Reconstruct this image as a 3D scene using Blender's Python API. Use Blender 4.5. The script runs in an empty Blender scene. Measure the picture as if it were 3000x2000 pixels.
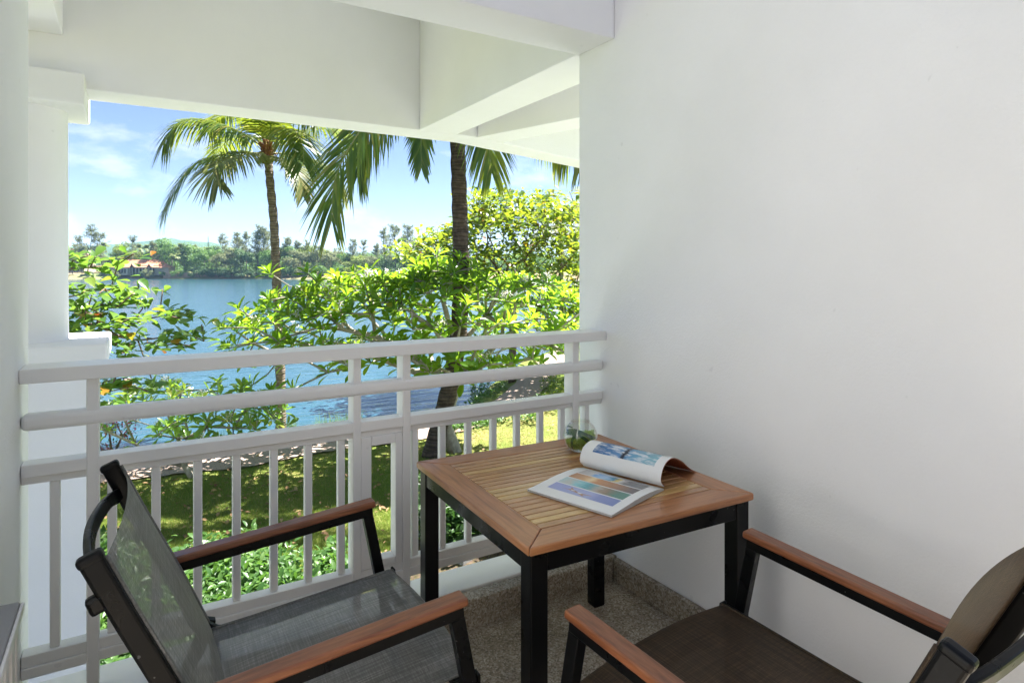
import bpy, bmesh, math, random
import numpy as np
from mathutils import Vector, Matrix, Quaternion
R = math.radians
random.seed(7); rng = np.random.default_rng(11)
sc = bpy.context.scene
C = sc.collection
# ------------------------------------------------------------------ camera
CAMZ = 1.5
YAW = R(31.3); FPX = 1842.0; HZN = 788.0
cd = bpy.data.cameras.new('camera'); cam = bpy.data.objects.new('camera', cd); C.objects.link(cam)
cam.location = (0, 0, CAMZ); cam.rotation_euler = (R(90), 0, -YAW)
cd.sensor_fit = 'HORIZONTAL'; cd.sensor_width = 36; cd.lens = 36*FPX/3000; cd.shift_y = -(1000-HZN)/3000
cd.clip_start = 0.02; cd.clip_end = 20000
sc.camera = cam
# ------------------------------------------------------------------ sky and sun
SUN_AZ = R(80); SUN_EL = R(62)          # azimuth from +Y towards +X
S = Vector((math.sin(SUN_AZ)*math.cos(SUN_EL), math.cos(SUN_AZ)*math.cos(SUN_EL), math.sin(SUN_EL)))
w = bpy.data.worlds.new('World'); sc.world = w; w.use_nodes = True
nt = w.node_tree; nt.nodes.clear()
def wn(t, **k):
    n = nt.nodes.new(t)
    for a, b in k.items(): setattr(n, a, b)
    return n
wo = wn('ShaderNodeOutputWorld'); bg = wn('ShaderNodeBackground')
sky = wn('ShaderNodeTexSky', sky_type='NISHITA', sun_disc=False, sun_elevation=SUN_EL, sun_rotation=SUN_AZ,
         altitude=0, air_density=0.6, dust_density=0.15, ozone_density=1.2)
bg.inputs['Strength'].default_value = 0.05
tc = wn('ShaderNodeTexCoord'); mp = wn('ShaderNodeMapping'); mp.inputs['Scale'].default_value = (1.0, 1.0, 2.4)
mp.inputs['Location'].default_value = (5.3, 0.7, 1.4)
nz = wn('ShaderNodeTexNoise'); nz.inputs['Scale'].default_value = 4.2; nz.inputs['Detail'].default_value = 7; nz.inputs['Roughness'].default_value = 0.58
cr = wn('ShaderNodeValToRGB'); cr.color_ramp.elements[0].position = 0.52; cr.color_ramp.elements[1].position = 0.72
cr.color_ramp.elements[0].color = (0, 0, 0, 1); cr.color_ramp.elements[1].color = (0.75, 0.75, 0.75, 1)
mx = wn('ShaderNodeMix', data_type='RGBA'); mx.inputs['B'].default_value = (6.3, 6.4, 6.6, 1)
L = nt.links.new
L(tc.outputs['Generated'], mp.inputs['Vector']); L(mp.outputs['Vector'], nz.inputs['Vector']); L(nz.outputs['Fac'], cr.inputs['Fac'])
L(cr.outputs['Color'], mx.inputs['Factor']); tn = wn('ShaderNodeMix', data_type='RGBA', blend_type='MULTIPLY'); tn.inputs['Factor'].default_value = 1.0; tn.inputs['B'].default_value = (0.91, 0.85, 0.90, 1)
L(sky.outputs['Color'], tn.inputs['A']); L(tn.outputs['Result'], mx.inputs['A'])
L(mx.outputs['Result'], bg.inputs['Color']); L(bg.outputs['Background'], wo.inputs['Surface'])
sd = bpy.data.lights.new('sun', 'SUN'); sun = bpy.data.objects.new('sun', sd); C.objects.link(sun)
sd.energy = 5.0; sd.angle = R(0.53); sd.color = (1.0, 0.965, 0.92)
sun.rotation_euler = S.to_track_quat('Z', 'Y').to_euler(); sun.location = (30, 20, 40)
sc.view_settings.view_transform = 'Standard'; sc.view_settings.look = 'None'
sc.view_settings.exposure = 2.36; sc.view_settings.gamma = 1.0; sc.view_settings.use_curve_mapping = False
sc.render.engine = 'CYCLES'
cy = sc.cycles
cy.max_bounces = 12; cy.diffuse_bounces = 7; cy.glossy_bounces = 4; cy.transmission_bounces = 10; cy.transparent_max_bounces = 16
cy.volume_bounces = 0; cy.caustics_reflective = False; cy.caustics_refractive = False; cy.sample_clamp_indirect = 8
cy.use_denoising = True
try: cy.denoiser = 'OPENIMAGEDENOISE'
except Exception: pass

# ------------------------------------------------------------------ helpers
FW = Vector((math.sin(YAW), math.cos(YAW), 0)); RT = Vector((math.cos(YAW), -math.sin(YAW), 0)); UP = Vector((0, 0, 1))
CAM = Vector((0, 0, CAMZ))
def ray(u, v): return FW + RT*((u-1500)/FPX) + UP*((HZN-v)/FPX)
def pt(u, v, t): return CAM + ray(u, v)*t
def ptz(u, v, z): return pt(u, v, (z-CAMZ)/((HZN-v)/FPX))
def proj(p):
    d = Vector(p)-CAM; t = d.dot(FW)
    if t < 0.05: return (-1e6, -1e6, t)
    return (1500+FPX*d.dot(RT)/t, HZN-FPX*d.z/t, t)
def tag(o, label=None, cat=None, group=None, kind=None):
    if label: o['label'] = label
    if cat: o['category'] = cat
    if group: o['group'] = group
    if kind: o['kind'] = kind
    return o
def thing(name, label, cat, loc=(0, 0, 0), rotz=0.0, group=None):
    o = bpy.data.objects.new(name, None); C.objects.link(o); o.location = loc; o.rotation_euler = (0, 0, rotz)
    o.empty_display_size = 0.1
    return tag(o, label, cat, group)
def link(name, me, mat=None, parent=None, loc=None):
    o = bpy.data.objects.new(name, me); C.objects.link(o)
    if mat is not None and len(me.materials) == 0: me.materials.append(mat)
    if parent is not None:
        o.parent = parent
        if loc is None: o.location = -Vector(parent.location) if parent.get('_world') else (0, 0, 0)
    if loc is not None: o.location = loc
    return o
def mesh_np(name, V, F, smooth=False, uv=None):
    V = np.asarray(V, dtype=np.float32).reshape(-1, 3); F = np.asarray(F, dtype=np.int32); k = F.shape[1]
    me = bpy.data.meshes.new(name)
    me.vertices.add(len(V)); me.vertices.foreach_set('co', V.ravel())
    me.loops.add(F.size); me.loops.foreach_set('vertex_index', F.ravel())
    me.polygons.add(len(F)); me.polygons.foreach_set('loop_start', np.arange(0, F.size, k, dtype=np.int32))
    me.polygons.foreach_set('loop_total', np.full(len(F), k, dtype=np.int32))
    if smooth: me.polygons.foreach_set('use_smooth', np.ones(len(F), dtype=bool))
    me.update(calc_edges=True); me.validate()
    return me
class MB:
    def __init__(s): s.v = []; s.f = []
    def add(s, V, F):
        n = len(s.v); s.v += [tuple(p) for p in V]; s.f += [tuple(i+n for i in f) for f in F]; return s
    def box(s, lo, hi):
        x0, y0, z0 = lo; x1, y1, z1 = hi
        return s.add([(x0,y0,z0),(x1,y0,z0),(x1,y1,z0),(x0,y1,z0),(x0,y0,z1),(x1,y0,z1),(x1,y1,z1),(x0,y1,z1)],
                     [(0,3,2,1),(4,5,6,7),(0,1,5,4),(1,2,6,5),(2,3,7,6),(3,0,4,7)])
    def prism(s, poly, z0, z1):
        n = len(poly); V = [(x, y, z0) for x, y in poly]+[(x, y, z1) for x, y in poly]
        F = [tuple(range(n-1, -1, -1)), tuple(range(n, 2*n))]+[(i, (i+1) % n, (i+1) % n+n, i+n) for i in range(n)]
        return s.add(V, F)
    def tube(s, pts, rad, n=8, caps=True):
        pts = [Vector(p) for p in pts]; m = len(pts)
        if not hasattr(rad, '__len__'): rad = [rad]*m
        V = []; prev = None
        for i, p in enumerate(pts):
            d = (pts[min(i+1, m-1)]-pts[max(i-1, 0)]).normalized()
            if prev is None:
                a = Vector((0, 0, 1)) if abs(d.z) < 0.9 else Vector((1, 0, 0)); x = d.cross(a).normalized()
            else:
                x = (prev-d*prev.dot(d)).normalized()
            prev = x; y = d.cross(x)
            for k in range(n):
                a = 2*math.pi*k/n; V.append(p+(x*math.cos(a)+y*math.sin(a))*rad[i])
        F = [(i*n+k, i*n+(k+1) % n, (i+1)*n+(k+1) % n, (i+1)*n+k) for i in range(m-1) for k in range(n)]
        if caps: F += [tuple(range(n-1, -1, -1)), tuple((m-1)*n+k for k in range(n))]
        return s.add(V, F)
    def bar(s, pts, w, h, side=(1, 0, 0)):          # rectangular section swept along pts; w along 'side'
        pts = [Vector(p) for p in pts]; m = len(pts); sd_ = Vector(side).normalized(); V = []
        for i, p in enumerate(pts):
            d = (pts[min(i+1, m-1)]-pts[max(i-1, 0)]).normalized(); u_ = d.cross(sd_).normalized(); x = u_.cross(d).normalized()
            for a, b in ((-1, -1), (1, -1), (1, 1), (-1, 1)): V.append(p+x*(a*w/2)+u_*(b*h/2))
        F = [(i*4+k, i*4+(k+1) % 4, (i+1)*4+(k+1) % 4, (i+1)*4+k) for i in range(m-1) for k in range(4)]
        F += [(3, 2, 1, 0), tuple((m-1)*4+k for k in range(4))]
        return s.add(V, F)
    def lathe(s, prof, n=32, c=(0, 0, 0)):
        V = [(c[0]+r*math.cos(2*math.pi*k/n), c[1]+r*math.sin(2*math.pi*k/n), c[2]+z) for r, z in prof for k in range(n)]
        F = [(i*n+k, i*n+(k+1) % n, (i+1)*n+(k+1) % n, (i+1)*n+k) for i in range(len(prof)-1) for k in range(n)]
        return s.add(V, F)
    def mesh(s, name, smooth=False, bevel=0, seg=2, angle=40):
        me = bpy.data.meshes.new(name); me.from_pydata(s.v, [], s.f); me.update()
        if bevel or smooth:
            bm = bmesh.new(); bm.from_mesh(me)
            bmesh.ops.recalc_face_normals(bm, faces=bm.faces)
            if bevel:
                es = [e for e in bm.edges if len(e.link_faces) == 2 and e.calc_face_angle(0) > R(angle)]
                bmesh.ops.bevel(bm, geom=es, offset=bevel, segments=seg, profile=0.5, affect='EDGES', clamp_overlap=True)
            if smooth:
                for f in bm.faces: f.smooth = True
            bm.to_mesh(me); bm.free()
        return me
    def build(s, name, mat, parent=None, smooth=False, bevel=0, seg=2, loc=None):
        return link(name, s.mesh(name, smooth, bevel, seg), mat, parent, loc)
def bbox_obj(name, lo, hi, mat, parent=None, bevel=0.003, seg=2):
    """bevelled box given in the parent's frame, origin at its own centre"""
    c = [(a+b)/2 for a, b in zip(lo, hi)]; h = [(b-a)/2 for a, b in zip(lo, hi)]
    m = MB().box([-x for x in h], h)
    return link(name, m.mesh(name, False, bevel, seg), mat, parent, c)

# ------------------------------------------------------------------ materials
class NM:
    def __init__(s, name):
        s.m = bpy.data.materials.new(name); s.m.use_nodes = True; s.t = s.m.node_tree; s.t.nodes.clear()
        s.out = s.n('ShaderNodeOutputMaterial')
    def n(s, t, ins=None, **k):
        n = s.t.nodes.new(t)
        for a, b in k.items(): setattr(n, a, b)
        for a, b in (ins or {}).items():
            if hasattr(b, 'is_output') or isinstance(b, bpy.types.NodeSocket): s.t.links.new(b, n.inputs[a])
            else: n.inputs[a].default_value = b
        return n
    def l(s, a, b): s.t.links.new(a, b)
    def coord(s, kind='Object', scale=(1, 1, 1), rot=(0, 0, 0)):
        c = s.n('ShaderNodeTexCoord'); m = s.n('ShaderNodeMapping', {'Vector': c.outputs[kind], 'Scale': scale, 'Rotation': rot}); return m.outputs[0]
    def world(s, scale=(1, 1, 1)):
        g = s.n('ShaderNodeNewGeometry'); m = s.n('ShaderNodeMapping', {'Vector': g.outputs['Position'], 'Scale': scale}); return m.outputs[0]
    def noise(s, vec, scale, detail=4, rough=0.55, dist=0.0):
        return s.n('ShaderNodeTexNoise', {'Vector': vec, 'Scale': scale, 'Detail': detail, 'Roughness': rough, 'Distortion': dist}).outputs['Fac']
    def ramp(s, fac, stops, interp='LINEAR'):
        r = s.n('ShaderNodeValToRGB', {'Fac': fac}); r.color_ramp.interpolation = interp
        e = r.color_ramp.elements
        while len(e) < len(stops): e.new(0.5)
        for k, (p, c) in enumerate(stops):
            e[k].position = p; e[k].color = (c[0], c[1], c[2], 1) if hasattr(c, '__len__') else (c, c, c, 1)
        return r.outputs['Color']
    def mix(s, fac, a, b, mode='MIX'):
        m = s.n('ShaderNodeMix', {'Factor': fac}, data_type='RGBA', blend_type=mode)
        for i, x in ((6, a), (7, b)):
            if isinstance(x, bpy.types.NodeSocket): s.l(x, m.inputs[i])
            else: m.inputs[i].default_value = (x[0], x[1], x[2], 1)
        return m.outputs[2]
    def math(s, op, a, b=0.0, c=None):
        d = {0: a, 1: b}
        if c is not None: d[2] = c
        return s.n('ShaderNodeMath', d, operation=op).outputs[0]
    def rand(s):
        g = s.n('ShaderNodeNewGeometry'); o = s.n('ShaderNodeObjectInfo')
        a = s.math('ADD', g.outputs['Random Per Island'], o.outputs['Random']); return s.math('FRACT', a)
    def bump(s, h, strength=0.3, dist=0.01):
        return s.n('ShaderNodeBump', {'Height': h, 'Strength': strength, 'Distance': dist}).outputs[0]
    def pbr(s, col, rough=0.5, normal=None, metal=0.0, spec=0.5, **k):
        d = {'Base Color': col if isinstance(col, bpy.types.NodeSocket) else (*col[:3], 1), 'Roughness': rough, 'Metallic': metal, 'Specular IOR Level': spec}
        if normal is not None: d['Normal'] = normal
        d.update(k)
        return s.n('ShaderNodeBsdfPrincipled', d).outputs[0]
    def done(s, sh): s.l(sh, s.out.inputs['Surface']); return s.m

def mat_paint(name, col, rough=0.7, grain=220, strength=0.12, dist=0.002, blot=0.04):
    m = NM(name); v = m.world()
    n1 = m.noise(v, grain, 3); n2 = m.noise(v, 2.2, 5); n3 = m.noise(v, 14, 4); n4 = m.noise(v, 3.1, 3)
    c = m.mix(m.ramp(n2, [(0.35, 0), (0.7, 1)]), [x*(1-blot) for x in col], col)
    sp = m.ramp(m.noise(v, 26, 2, 0.3), [(0.79, 0), (0.82, 0.30)])
    c = m.mix(sp, c, [x*0.72 for x in col])
    h = m.math('ADD', m.math('ADD', n1, m.math('MULTIPLY', n3, 1.2)), m.math('MULTIPLY', n4, 5.0))
    return m.done(m.pbr(c, rough, m.bump(h, strength, dist), spec=0.3))
M = {}
M['wall'] = mat_paint('white_wall_paint', (0.82, 0.82, 0.82), 0.75, 130, 0.35, 0.004)
M['beam'] = mat_paint('white_beam_paint', (0.82, 0.815, 0.83), 0.75, 60, 0.14, 0.002)
M['rail'] = mat_paint('white_rail_gloss_paint', (0.80, 0.795, 0.78), 0.36, 90, 0.06, 0.0012, 0.03)
M['rail_b'] = mat_paint('white_baluster_paint', (0.80, 0.795, 0.78), 0.42, 90, 0.06, 0.0012, 0.03)
M['greytop'] = mat_paint('grey_weathered_paint', (0.33, 0.33, 0.33), 0.6, 60, 0.3, 0.003)
def mat_terrazzo(name, tint=(1, 1, 1)):
    m = NM(name); v = m.world()
    vo = m.n('ShaderNodeTexVoronoi', {'Vector': v, 'Scale': 150.0}); vo2 = m.n('ShaderNodeTexVoronoi', {'Vector': v, 'Scale': 95.0})
    c1 = m.ramp(vo.outputs['Color'], [(0.0, (0.15, 0.115, 0.08)), (0.35, (0.33, 0.27, 0.195)), (0.6, (0.47, 0.40, 0.31)), (0.85, (0.62, 0.56, 0.47)), (1.0, (0.78, 0.74, 0.67))])
    st = m.ramp(m.noise(v, 3.0, 5, 0.6), [(0.35, 0.55), (0.7, 1.0)])
    c = m.mix(1.0, c1, st, 'MULTIPLY'); c = m.mix(1.0, c, tint, 'MULTIPLY')
    h = m.math('ADD', vo.outputs['Distance'], vo2.outputs['Distance'])
    return m.done(m.pbr(c, 0.6, m.bump(h, 0.6, 0.004)))
M['terrazzo'] = mat_terrazzo('washed_pebble_terrazzo')
def mat_wood(name, dark, mid, light, axis=0, rough=0.32, var=0.0, coat=0.15):
    m = NM(name); sc_ = [22, 22, 22]; sc_[axis] = 1.4
    g = m.n('ShaderNodeTexCoord'); oi = m.n('ShaderNodeObjectInfo')
    off = m.n('ShaderNodeVectorMath', {0: g.outputs['Object'], 1: m.n('ShaderNodeCombineXYZ', {'X': m.math('MULTIPLY', oi.outputs['Random'], 37.0), 'Y': m.math('MULTIPLY', oi.outputs['Random'], 11.0), 'Z': 0.0}).outputs[0]}, operation='ADD').outputs[0]
    mpv = m.n('ShaderNodeMapping', {'Vector': off, 'Scale': sc_}).outputs[0]
    n1 = m.noise(mpv, 3.2, 6, 0.6, 0.4); n2 = m.noise(mpv, 14, 3, 0.6)
    c = m.ramp(n1, [(0.3, dark), (0.5, mid), (0.72, light)])
    if var > 0:
        rv = m.ramp(oi.outputs['Random'], [(0.0, (0.80, 0.66, 0.56)), (0.35, (0.95, 0.84, 0.76)), (0.6, (1.05, 0.98, 0.88)), (0.8, (1.15, 1.20, 0.95)), (1.0, (1.22, 1.34, 1.0))])
        c = m.mix(var, c, m.mix(1.0, c, rv, 'MULTIPLY'))
    c = m.mix(m.ramp(n2, [(0.45, 0.0), (0.75, 0.35)]), c, dark)
    return m.done(m.pbr(c, rough, m.bump(n2, 0.08, 0.002), spec=0.5, **{'Coat Weight': coat, 'Coat Roughness': 0.25}))
TD, TM, TL = (0.23, 0.09, 0.038), (0.40, 0.17, 0.068), (0.50, 0.235, 0.10)
M['teak_x'] = mat_wood('teak_grain_x', TD, TM, TL, 0)
M['teak_y'] = mat_wood('teak_grain_y', TD, TM, TL, 1)
M['slat'] = mat_wood('teak_slat', (0.36, 0.20, 0.09), (0.50, 0.295, 0.145), (0.60, 0.375, 0.19), 0, 0.24, 1.0, 0.3)
M['arm'] = mat_wood('teak_arm', (0.11, 0.035, 0.014), (0.215, 0.073, 0.029), (0.30, 0.115, 0.048), 1, 0.36)
def mat_black(name):
    m = NM(name); v = m.coord(); n = m.noise(v, 30, 4); 
    r = m.ramp(m.noise(v, 9, 4), [(0.3, 0.22), (0.7, 0.42)])
    sp = m.ramp(m.noise(v, 75, 2, 0.4), [(0.765, 0), (0.78, 1)])
    c = m.mix(sp, (0.004, 0.0042, 0.0046), (0.09, 0.09, 0.09))
    return m.done(m.pbr(c, r, m.bump(n, 0.05, 0.002), spec=0.16))
M['black'] = mat_black('black_enamelled_metal')
def mat_sling(name, a, b, c_, holes=0.12, rough=0.55):
    m = NM(name); v = m.coord('Object')
    sx = m.n('ShaderNodeMapping', {'Vector': v, 'Scale': (260, 5, 5)}).outputs[0]; sy = m.n('ShaderNodeMapping', {'Vector': v, 'Scale': (5, 260, 260)}).outputs[0]
    nx = m.noise(sx, 1.0, 2); ny = m.noise(sy, 1.0, 2); f = m.math('ADD', m.math('MULTIPLY', nx, 0.6), m.math('MULTIPLY', ny, 0.45))
    col = m.ramp(f, [(0.38, a), (0.54, b), (0.70, c_)])
    bl = m.ramp(m.noise(v, 6, 3), [(0.3, 0.75), (0.7, 1.1)]); col = m.mix(1.0, col, bl, 'MULTIPLY')
    wv = m.n('ShaderNodeTexWave', {'Vector': v, 'Scale': 95.0, 'Distortion': 0.3}, wave_type='BANDS', bands_direction='X').outputs['Fac']
    w2 = m.n('ShaderNodeTexWave', {'Vector': m.coord('Object', (0, 1, 1)), 'Scale': 95.0, 'Distortion': 0.3}, wave_type='BANDS', bands_direction='Y').outputs['Fac']
    sh = m.pbr(col, rough, m.bump(m.math('ADD', wv, w2), 0.35, 0.001), spec=0.45)
    tr = m.n('ShaderNodeBsdfTransparent').outputs[0]; tl = m.n('ShaderNodeBsdfTranslucent', {'Color': (*[min(1, x*2.2) for x in b], 1)}).outputs[0]
    s1 = m.n('ShaderNodeMixShader', {0: 0.25, 1: sh, 2: tl}).outputs[0]
    return m.done(m.n('ShaderNodeMixShader', {0: holes, 1: s1, 2: tr}).outputs[0])
M['sling_back'] = mat_sling('lit_mesh_back', (0.10, 0.10, 0.096), (0.20, 0.20, 0.192), (0.37, 0.37, 0.355), 0.12, 0.5)  # lighter than the brown mesh: light through the back put into colour
M['sling_lit'] = mat_sling('lit_mesh_sling', (0.085, 0.085, 0.082), (0.19, 0.19, 0.182), (0.42, 0.42, 0.40), 0.20, 0.42)  # sky reflection on the seat put into the mesh colour
M['sling_brown'] = mat_sling('brown_mesh_sling', (0.022, 0.013, 0.006), (0.055, 0.034, 0.017), (0.12, 0.078, 0.04), 0.06, 0.6)
def mat_plain(name, col, rough=0.6, spec=0.4, var=0.0, scale=8, bump=0.0):
    m = NM(name); v = m.coord(); n = m.noise(v, scale, 4)
    c = m.mix(m.ramp(n, [(0.3, 0), (0.7, 1)]), [x*(1-var) for x in col], [min(1, x*(1+var)) for x in col])
    return m.done(m.pbr(c, rough, m.bump(n, bump, 0.01) if bump else None, spec=spec))
def mat_leaf(name, stops, trans=(0.25, 0.42, 0.03), tfac=0.4, rough=0.35, spec=0.5, big=0.0):
    m = NM(name); r = m.rand()
    c = m.ramp(r, stops)
    n = m.noise(m.world(), 1.1, 3) if big else None
    if big: c = m.mix(1.0, c, m.ramp(n, [(0.3, 1-big), (0.7, 1+big)]), 'MULTIPLY')
    tcol = m.mix(0.5, c, trans, 'MIX')
    tcol = m.mix(1.0, tcol, (1.0, 1.0, 1.0), 'MULTIPLY')
    p = m.pbr(c, rough, spec=spec); t = m.n('ShaderNodeBsdfTranslucent', {'Color': tcol}).outputs[0]
    return m.done(m.n('ShaderNodeMixShader', {0: tfac, 1: p, 2: t}).outputs[0])
# ------------------------------------------------------------------ balcony structure
def sbox(name, lo, hi, mat, label=None, bevel=0.006):
    o = bbox_obj(name, lo, hi, mat, None, bevel); tag(o, label, None, None, 'structure'); return o
WX = 2.02; LX = -0.29; WE = 2.644; CZ = 3.55; GZ = -2.3
sbox('floor', (-2.6, -0.9, -0.28), (WX+0.3, 2.335, 0.0), M['terrazzo'], 'washed pebble balcony floor', 0.002)
sbox('kerb', (LX+0.001, 2.336, -0.2), (WX-0.001, 2.42, 0.115), M['terrazzo'], 'raised pebble kerb along the balustrade', 0.008)
sbox('skirting', (WX-0.031, 0.36, 0.001), (WX-0.001, 2.334, 0.108), M['terrazzo'], 'pebble skirting at the foot of the right wall', 0.006)
sbox('sill', (LX+0.001, 2.423, -0.28), (WX-0.001, 2.62, 0.121), M['rail'], 'white painted sill under the balustrade', 0.006)
sbox('wall_right', (WX, 0.35, -0.28), (WX+0.31, WE, CZ), M['wall'], 'white plastered wall on the right of the balcony', 0.006)
M['rear_fill'] = mat_paint('grey_fill_plaster', (0.33, 0.34, 0.355), 0.8, 60, 0.2, 0.003)
sbox('wall_fill_rear', (-2.6, -1.25, -0.279), (4.4, -0.901, CZ-0.2), M['rear_fill'], 'grey wall added unseen behind the camera to neutralise the fill light', 0.006)  # added out of view: screens blue sky and returns neutral light
sbox('wall_fill_side', (-2.9, -0.899, -0.279), (-2.601, 0.45, CZ-0.3), M['wall'], 'white wall added out of view to bounce sun into the balcony', 0.006)  # added out of view to reflect sun onto the right wall
sbox('wall_left', (LX-0.31, 0.9, -0.28), (LX, WE, CZ), M['wall'], 'white plastered wall on the left of the balcony', 0.006)
# beams
BZ = 2.62
def beam(poly, z0, z1, label):
    m = MB().prism(poly, z0, z1); o = m.build('ceiling_beam', M['beam'], None, bevel=0.007); tag(o, label, None, None, 'structure'); return o
rect = lambda x0, x1, y0, y1: [(x0, y0), (x1, y0), (x1, y1), (x0, y1)]
beam(rect(LX+0.002, WX-0.002, 2.357, WE-0.001), BZ, CZ-0.002, 'white beam crossing above the balustrade')
beam(rect(-3.6, 2.52, 4.73, 5.03), BZ, CZ-0.002, 'white outer beam framing the lake view')
beam(rect(-0.66, -0.35, WE+0.002, 4.728), 2.93, CZ-0.002, 'white beam above the left column')
beam(rect(2.0, 2.334, WE+0.002, 4.728), BZ+0.001, CZ-0.002, 'white beam running out from the right wall')
d2 = Vector((0.955, 0.297)); n2 = Vector((0.297, -0.955))
def q2(o, a, b, c, d): return [tuple(Vector(o)+d2*x+n2*y) for x, y in ((a, d), (b, d), (b, c), (a, c))]
beam(q2((2.523, 4.733), 0.0, 6.0, 0.0, -0.295)[::1], BZ-0.001, CZ-0.004, 'white outer beam of the neighbouring balcony')
beam(q2((2.528, 4.727), 0.0, 0.30, 2.4, 0.004), BZ-0.002, CZ-0.006, 'white cross beam of the neighbouring balcony')
m = MB().prism([(-3.6, 1.4), (2.40, 1.4), (2.40, 2.0), (6.2, 3.6), (8.2, 6.25), (2.5, 5.06), (-3.6, 5.06)], CZ, CZ+0.2)
tag(m.build('ceiling', M['beam']), 'white ceiling slab above the beams', None, None, 'structure')
# facade of the storey below (stands under the balcony)
sbox('facade', (-3.6, 2.0, GZ-0.3), (6.0, 2.3, -0.285), M['wall'], 'white wall of the storey below the balcony', 0.0)

M['bounce_slab'] = mat_paint('pale_bounce_stone', (0.51, 0.53, 0.59), 0.8, 30, 0.3, 0.006, 0.12)
sbox('bounce_slab', (-6.0, 2.31, GZ-0.3), (7.5, 6.1, GZ+0.09), M['bounce_slab'], 'pale slab added unseen below to bounce light onto the ceiling', 0.01)  # added out of sight; its pale bluish top sends neutral light upward

# column on its pedestal
col = thing('column', 'round white column with square capital on a pedestal beyond the railing', 'column', (-0.55, 4.86, GZ-0.2))
b0 = Vector(col.location)
def cbox(name, hx, z0, z1, bev=0.012): return bbox_obj(name, (-hx, -hx, z0-b0.z), (hx, hx, z1-b0.z), M['beam'], col, bev)
cbox('pedestal', 0.36, GZ-0.2, 0.93, 0.008); cbox('pedestal_cap', 0.44, 0.932, 1.058, 0.015)
sh = MB().lathe([(0.222, 1.05), (0.22, 1.3), (0.218, 2.2), (0.218, 2.49)], 48, (0, 0, -b0.z))
sh.build('shaft', M['beam'], col, smooth=True, loc=(0, 0, 0))
cbox('capital', 0.318, 2.481, 2.672, 0.012)

# ------------------------------------------------------------------ balustrade
YR = 2.442
rl = thing('balustrade', 'white painted wooden balustrade across the balcony opening', 'railing', (0.86, 2.47, 0.121))
B = Vector(rl.location)
def rbox(name, lo, hi, mat=None, bev=0.004, seg=2):
    return bbox_obj(name, [a-b for a, b in zip(lo, B)], [a-b for a, b in zip(hi, B)], mat or M['rail'], rl, bev, seg)
def xat(u, y):
    r = ray(u, HZN); return r.x/r.y*y
rbox('top_rail', (LX+0.001, 2.42, 1.147), (WX-0.001, 2.565, 1.192), bev=0.0035)
rbox('middle_rail', (LX+0.002, 2.437, 0.996), (WX-0.002, 2.497, 1.048), bev=0.017, seg=4)
rbox('lower_rail', (LX+0.002, YR+0.003, 0.852), (WX-0.002, YR+0.073, 0.892), bev=0.003)
rbox('lower_rail_strip', (LX+0.002, YR+0.016, 0.828), (WX-0.002, YR+0.06, 0.8515), bev=0.002)
rbox('bottom_rail', (LX+0.002, YR+0.003, 0.228), (WX-0.002, YR+0.073, 0.262), bev=0.003)
rbox('bottom_rail_strip', (LX+0.002, YR+0.011, 0.2622), (WX-0.002, YR+0.066, 0.297), bev=0.003)
posts = [(252.6, 290.8), (1035.5, 1058.8), (1180.9, 1203.8), (1678.8, 1697.6)]
PX = []
for a, b in posts:
    x0, x1 = xat(a, YR), xat(b, YR); PX.append((x0, x1))
    rbox('post', (x0, YR+0.0005, 0.122), (x1, YR+0.0745, 1.1465))
# a shallow framed panel opening between the two middle posts
xa, xb = PX[1][1]+0.0005, PX[2][0]-0.0005
xi0, xi1 = xat(1088, YR+0.01), xat(1158, YR+0.01)
rbox('panel_stile', (xa, YR+0.006, 0.298), (xi0, YR+0.066, 0.8275)); rbox('panel_stile', (xi1, YR+0.006, 0.298), (xb, YR+0.066, 0.8275))
rbox('panel_rail', (xi0+0.0005, YR+0.006, 0.79), (xi1-0.0005, YR+0.066, 0.8275)); rbox('panel_rail', (xi0+0.0005, YR+0.006, 0.298), (xi1-0.0005, YR+0.066, 0.327))
bal = [(147, 174), (317, 340), (446, 469), (569, 591.5), (683, 705), (792, 815), (894, 915), (991, 1011), (1207, 1227), (1288, 1308), (1364, 1385),
       (1438.6, 1458), (1508, 1527.5), (1576.6, 1596), (1639.5, 1658.5), (1716, 1726)]
bw = np.median([xat(b, YR+0.02)-xat(a, YR+0.02) for a, b in bal])
bme = MB().box((-bw/2, -0.014, -0.2654), (bw/2, 0.014, 0.2654)).mesh('baluster', False, 0.003, 1)
for a, b in bal:
    x = (xat(a, YR+0.024)+xat(b, YR+0.024))/2
    link('baluster', bme, M['rail_b'], rl, (x-B.x, YR+0.038-B.y, 0.5626-B.z))

# slatted cabinet by the left wall
cb = thing('slatted_cabinet', 'low white slatted cabinet with grey top against the left wall', 'cabinet', (-0.245, 1.20, 0.0))
B2 = Vector(cb.location)
def kbox(name, lo, hi, mat, bev=0.003): return bbox_obj(name, [a-b for a, b in zip(lo, B2)], [a-b for a, b in zip(hi, B2)], mat, cb, bev)
kbox('top_panel', (LX+0.001, 0.55, 0.772), (-0.2, 1.70, 0.79), M['greytop'], 0.005)
kbox('edge_strip', (-0.1995, 0.55, 0.768), (-0.193, 1.70, 0.786), M['rail'], 0.002)
kbox('back_panel', (LX+0.001, 0.56, 0.02), (-0.262, 1.69, 0.771), M['rail'])
kbox('end_panel', (-0.261, 1.672, 0.02), (-0.203, 1.69, 0.771), M['rail'])
for k in range(14):
    y = 0.60+k*0.078
    kbox('slat', (-0.226, y, 0.03), (-0.203, y+0.034, 0.771), M['rail'], 0.002)
kbox('base_rail', (-0.261, 0.56, 0.0), (-0.203, 1.69, 0.0195), M['rail'])

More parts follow.
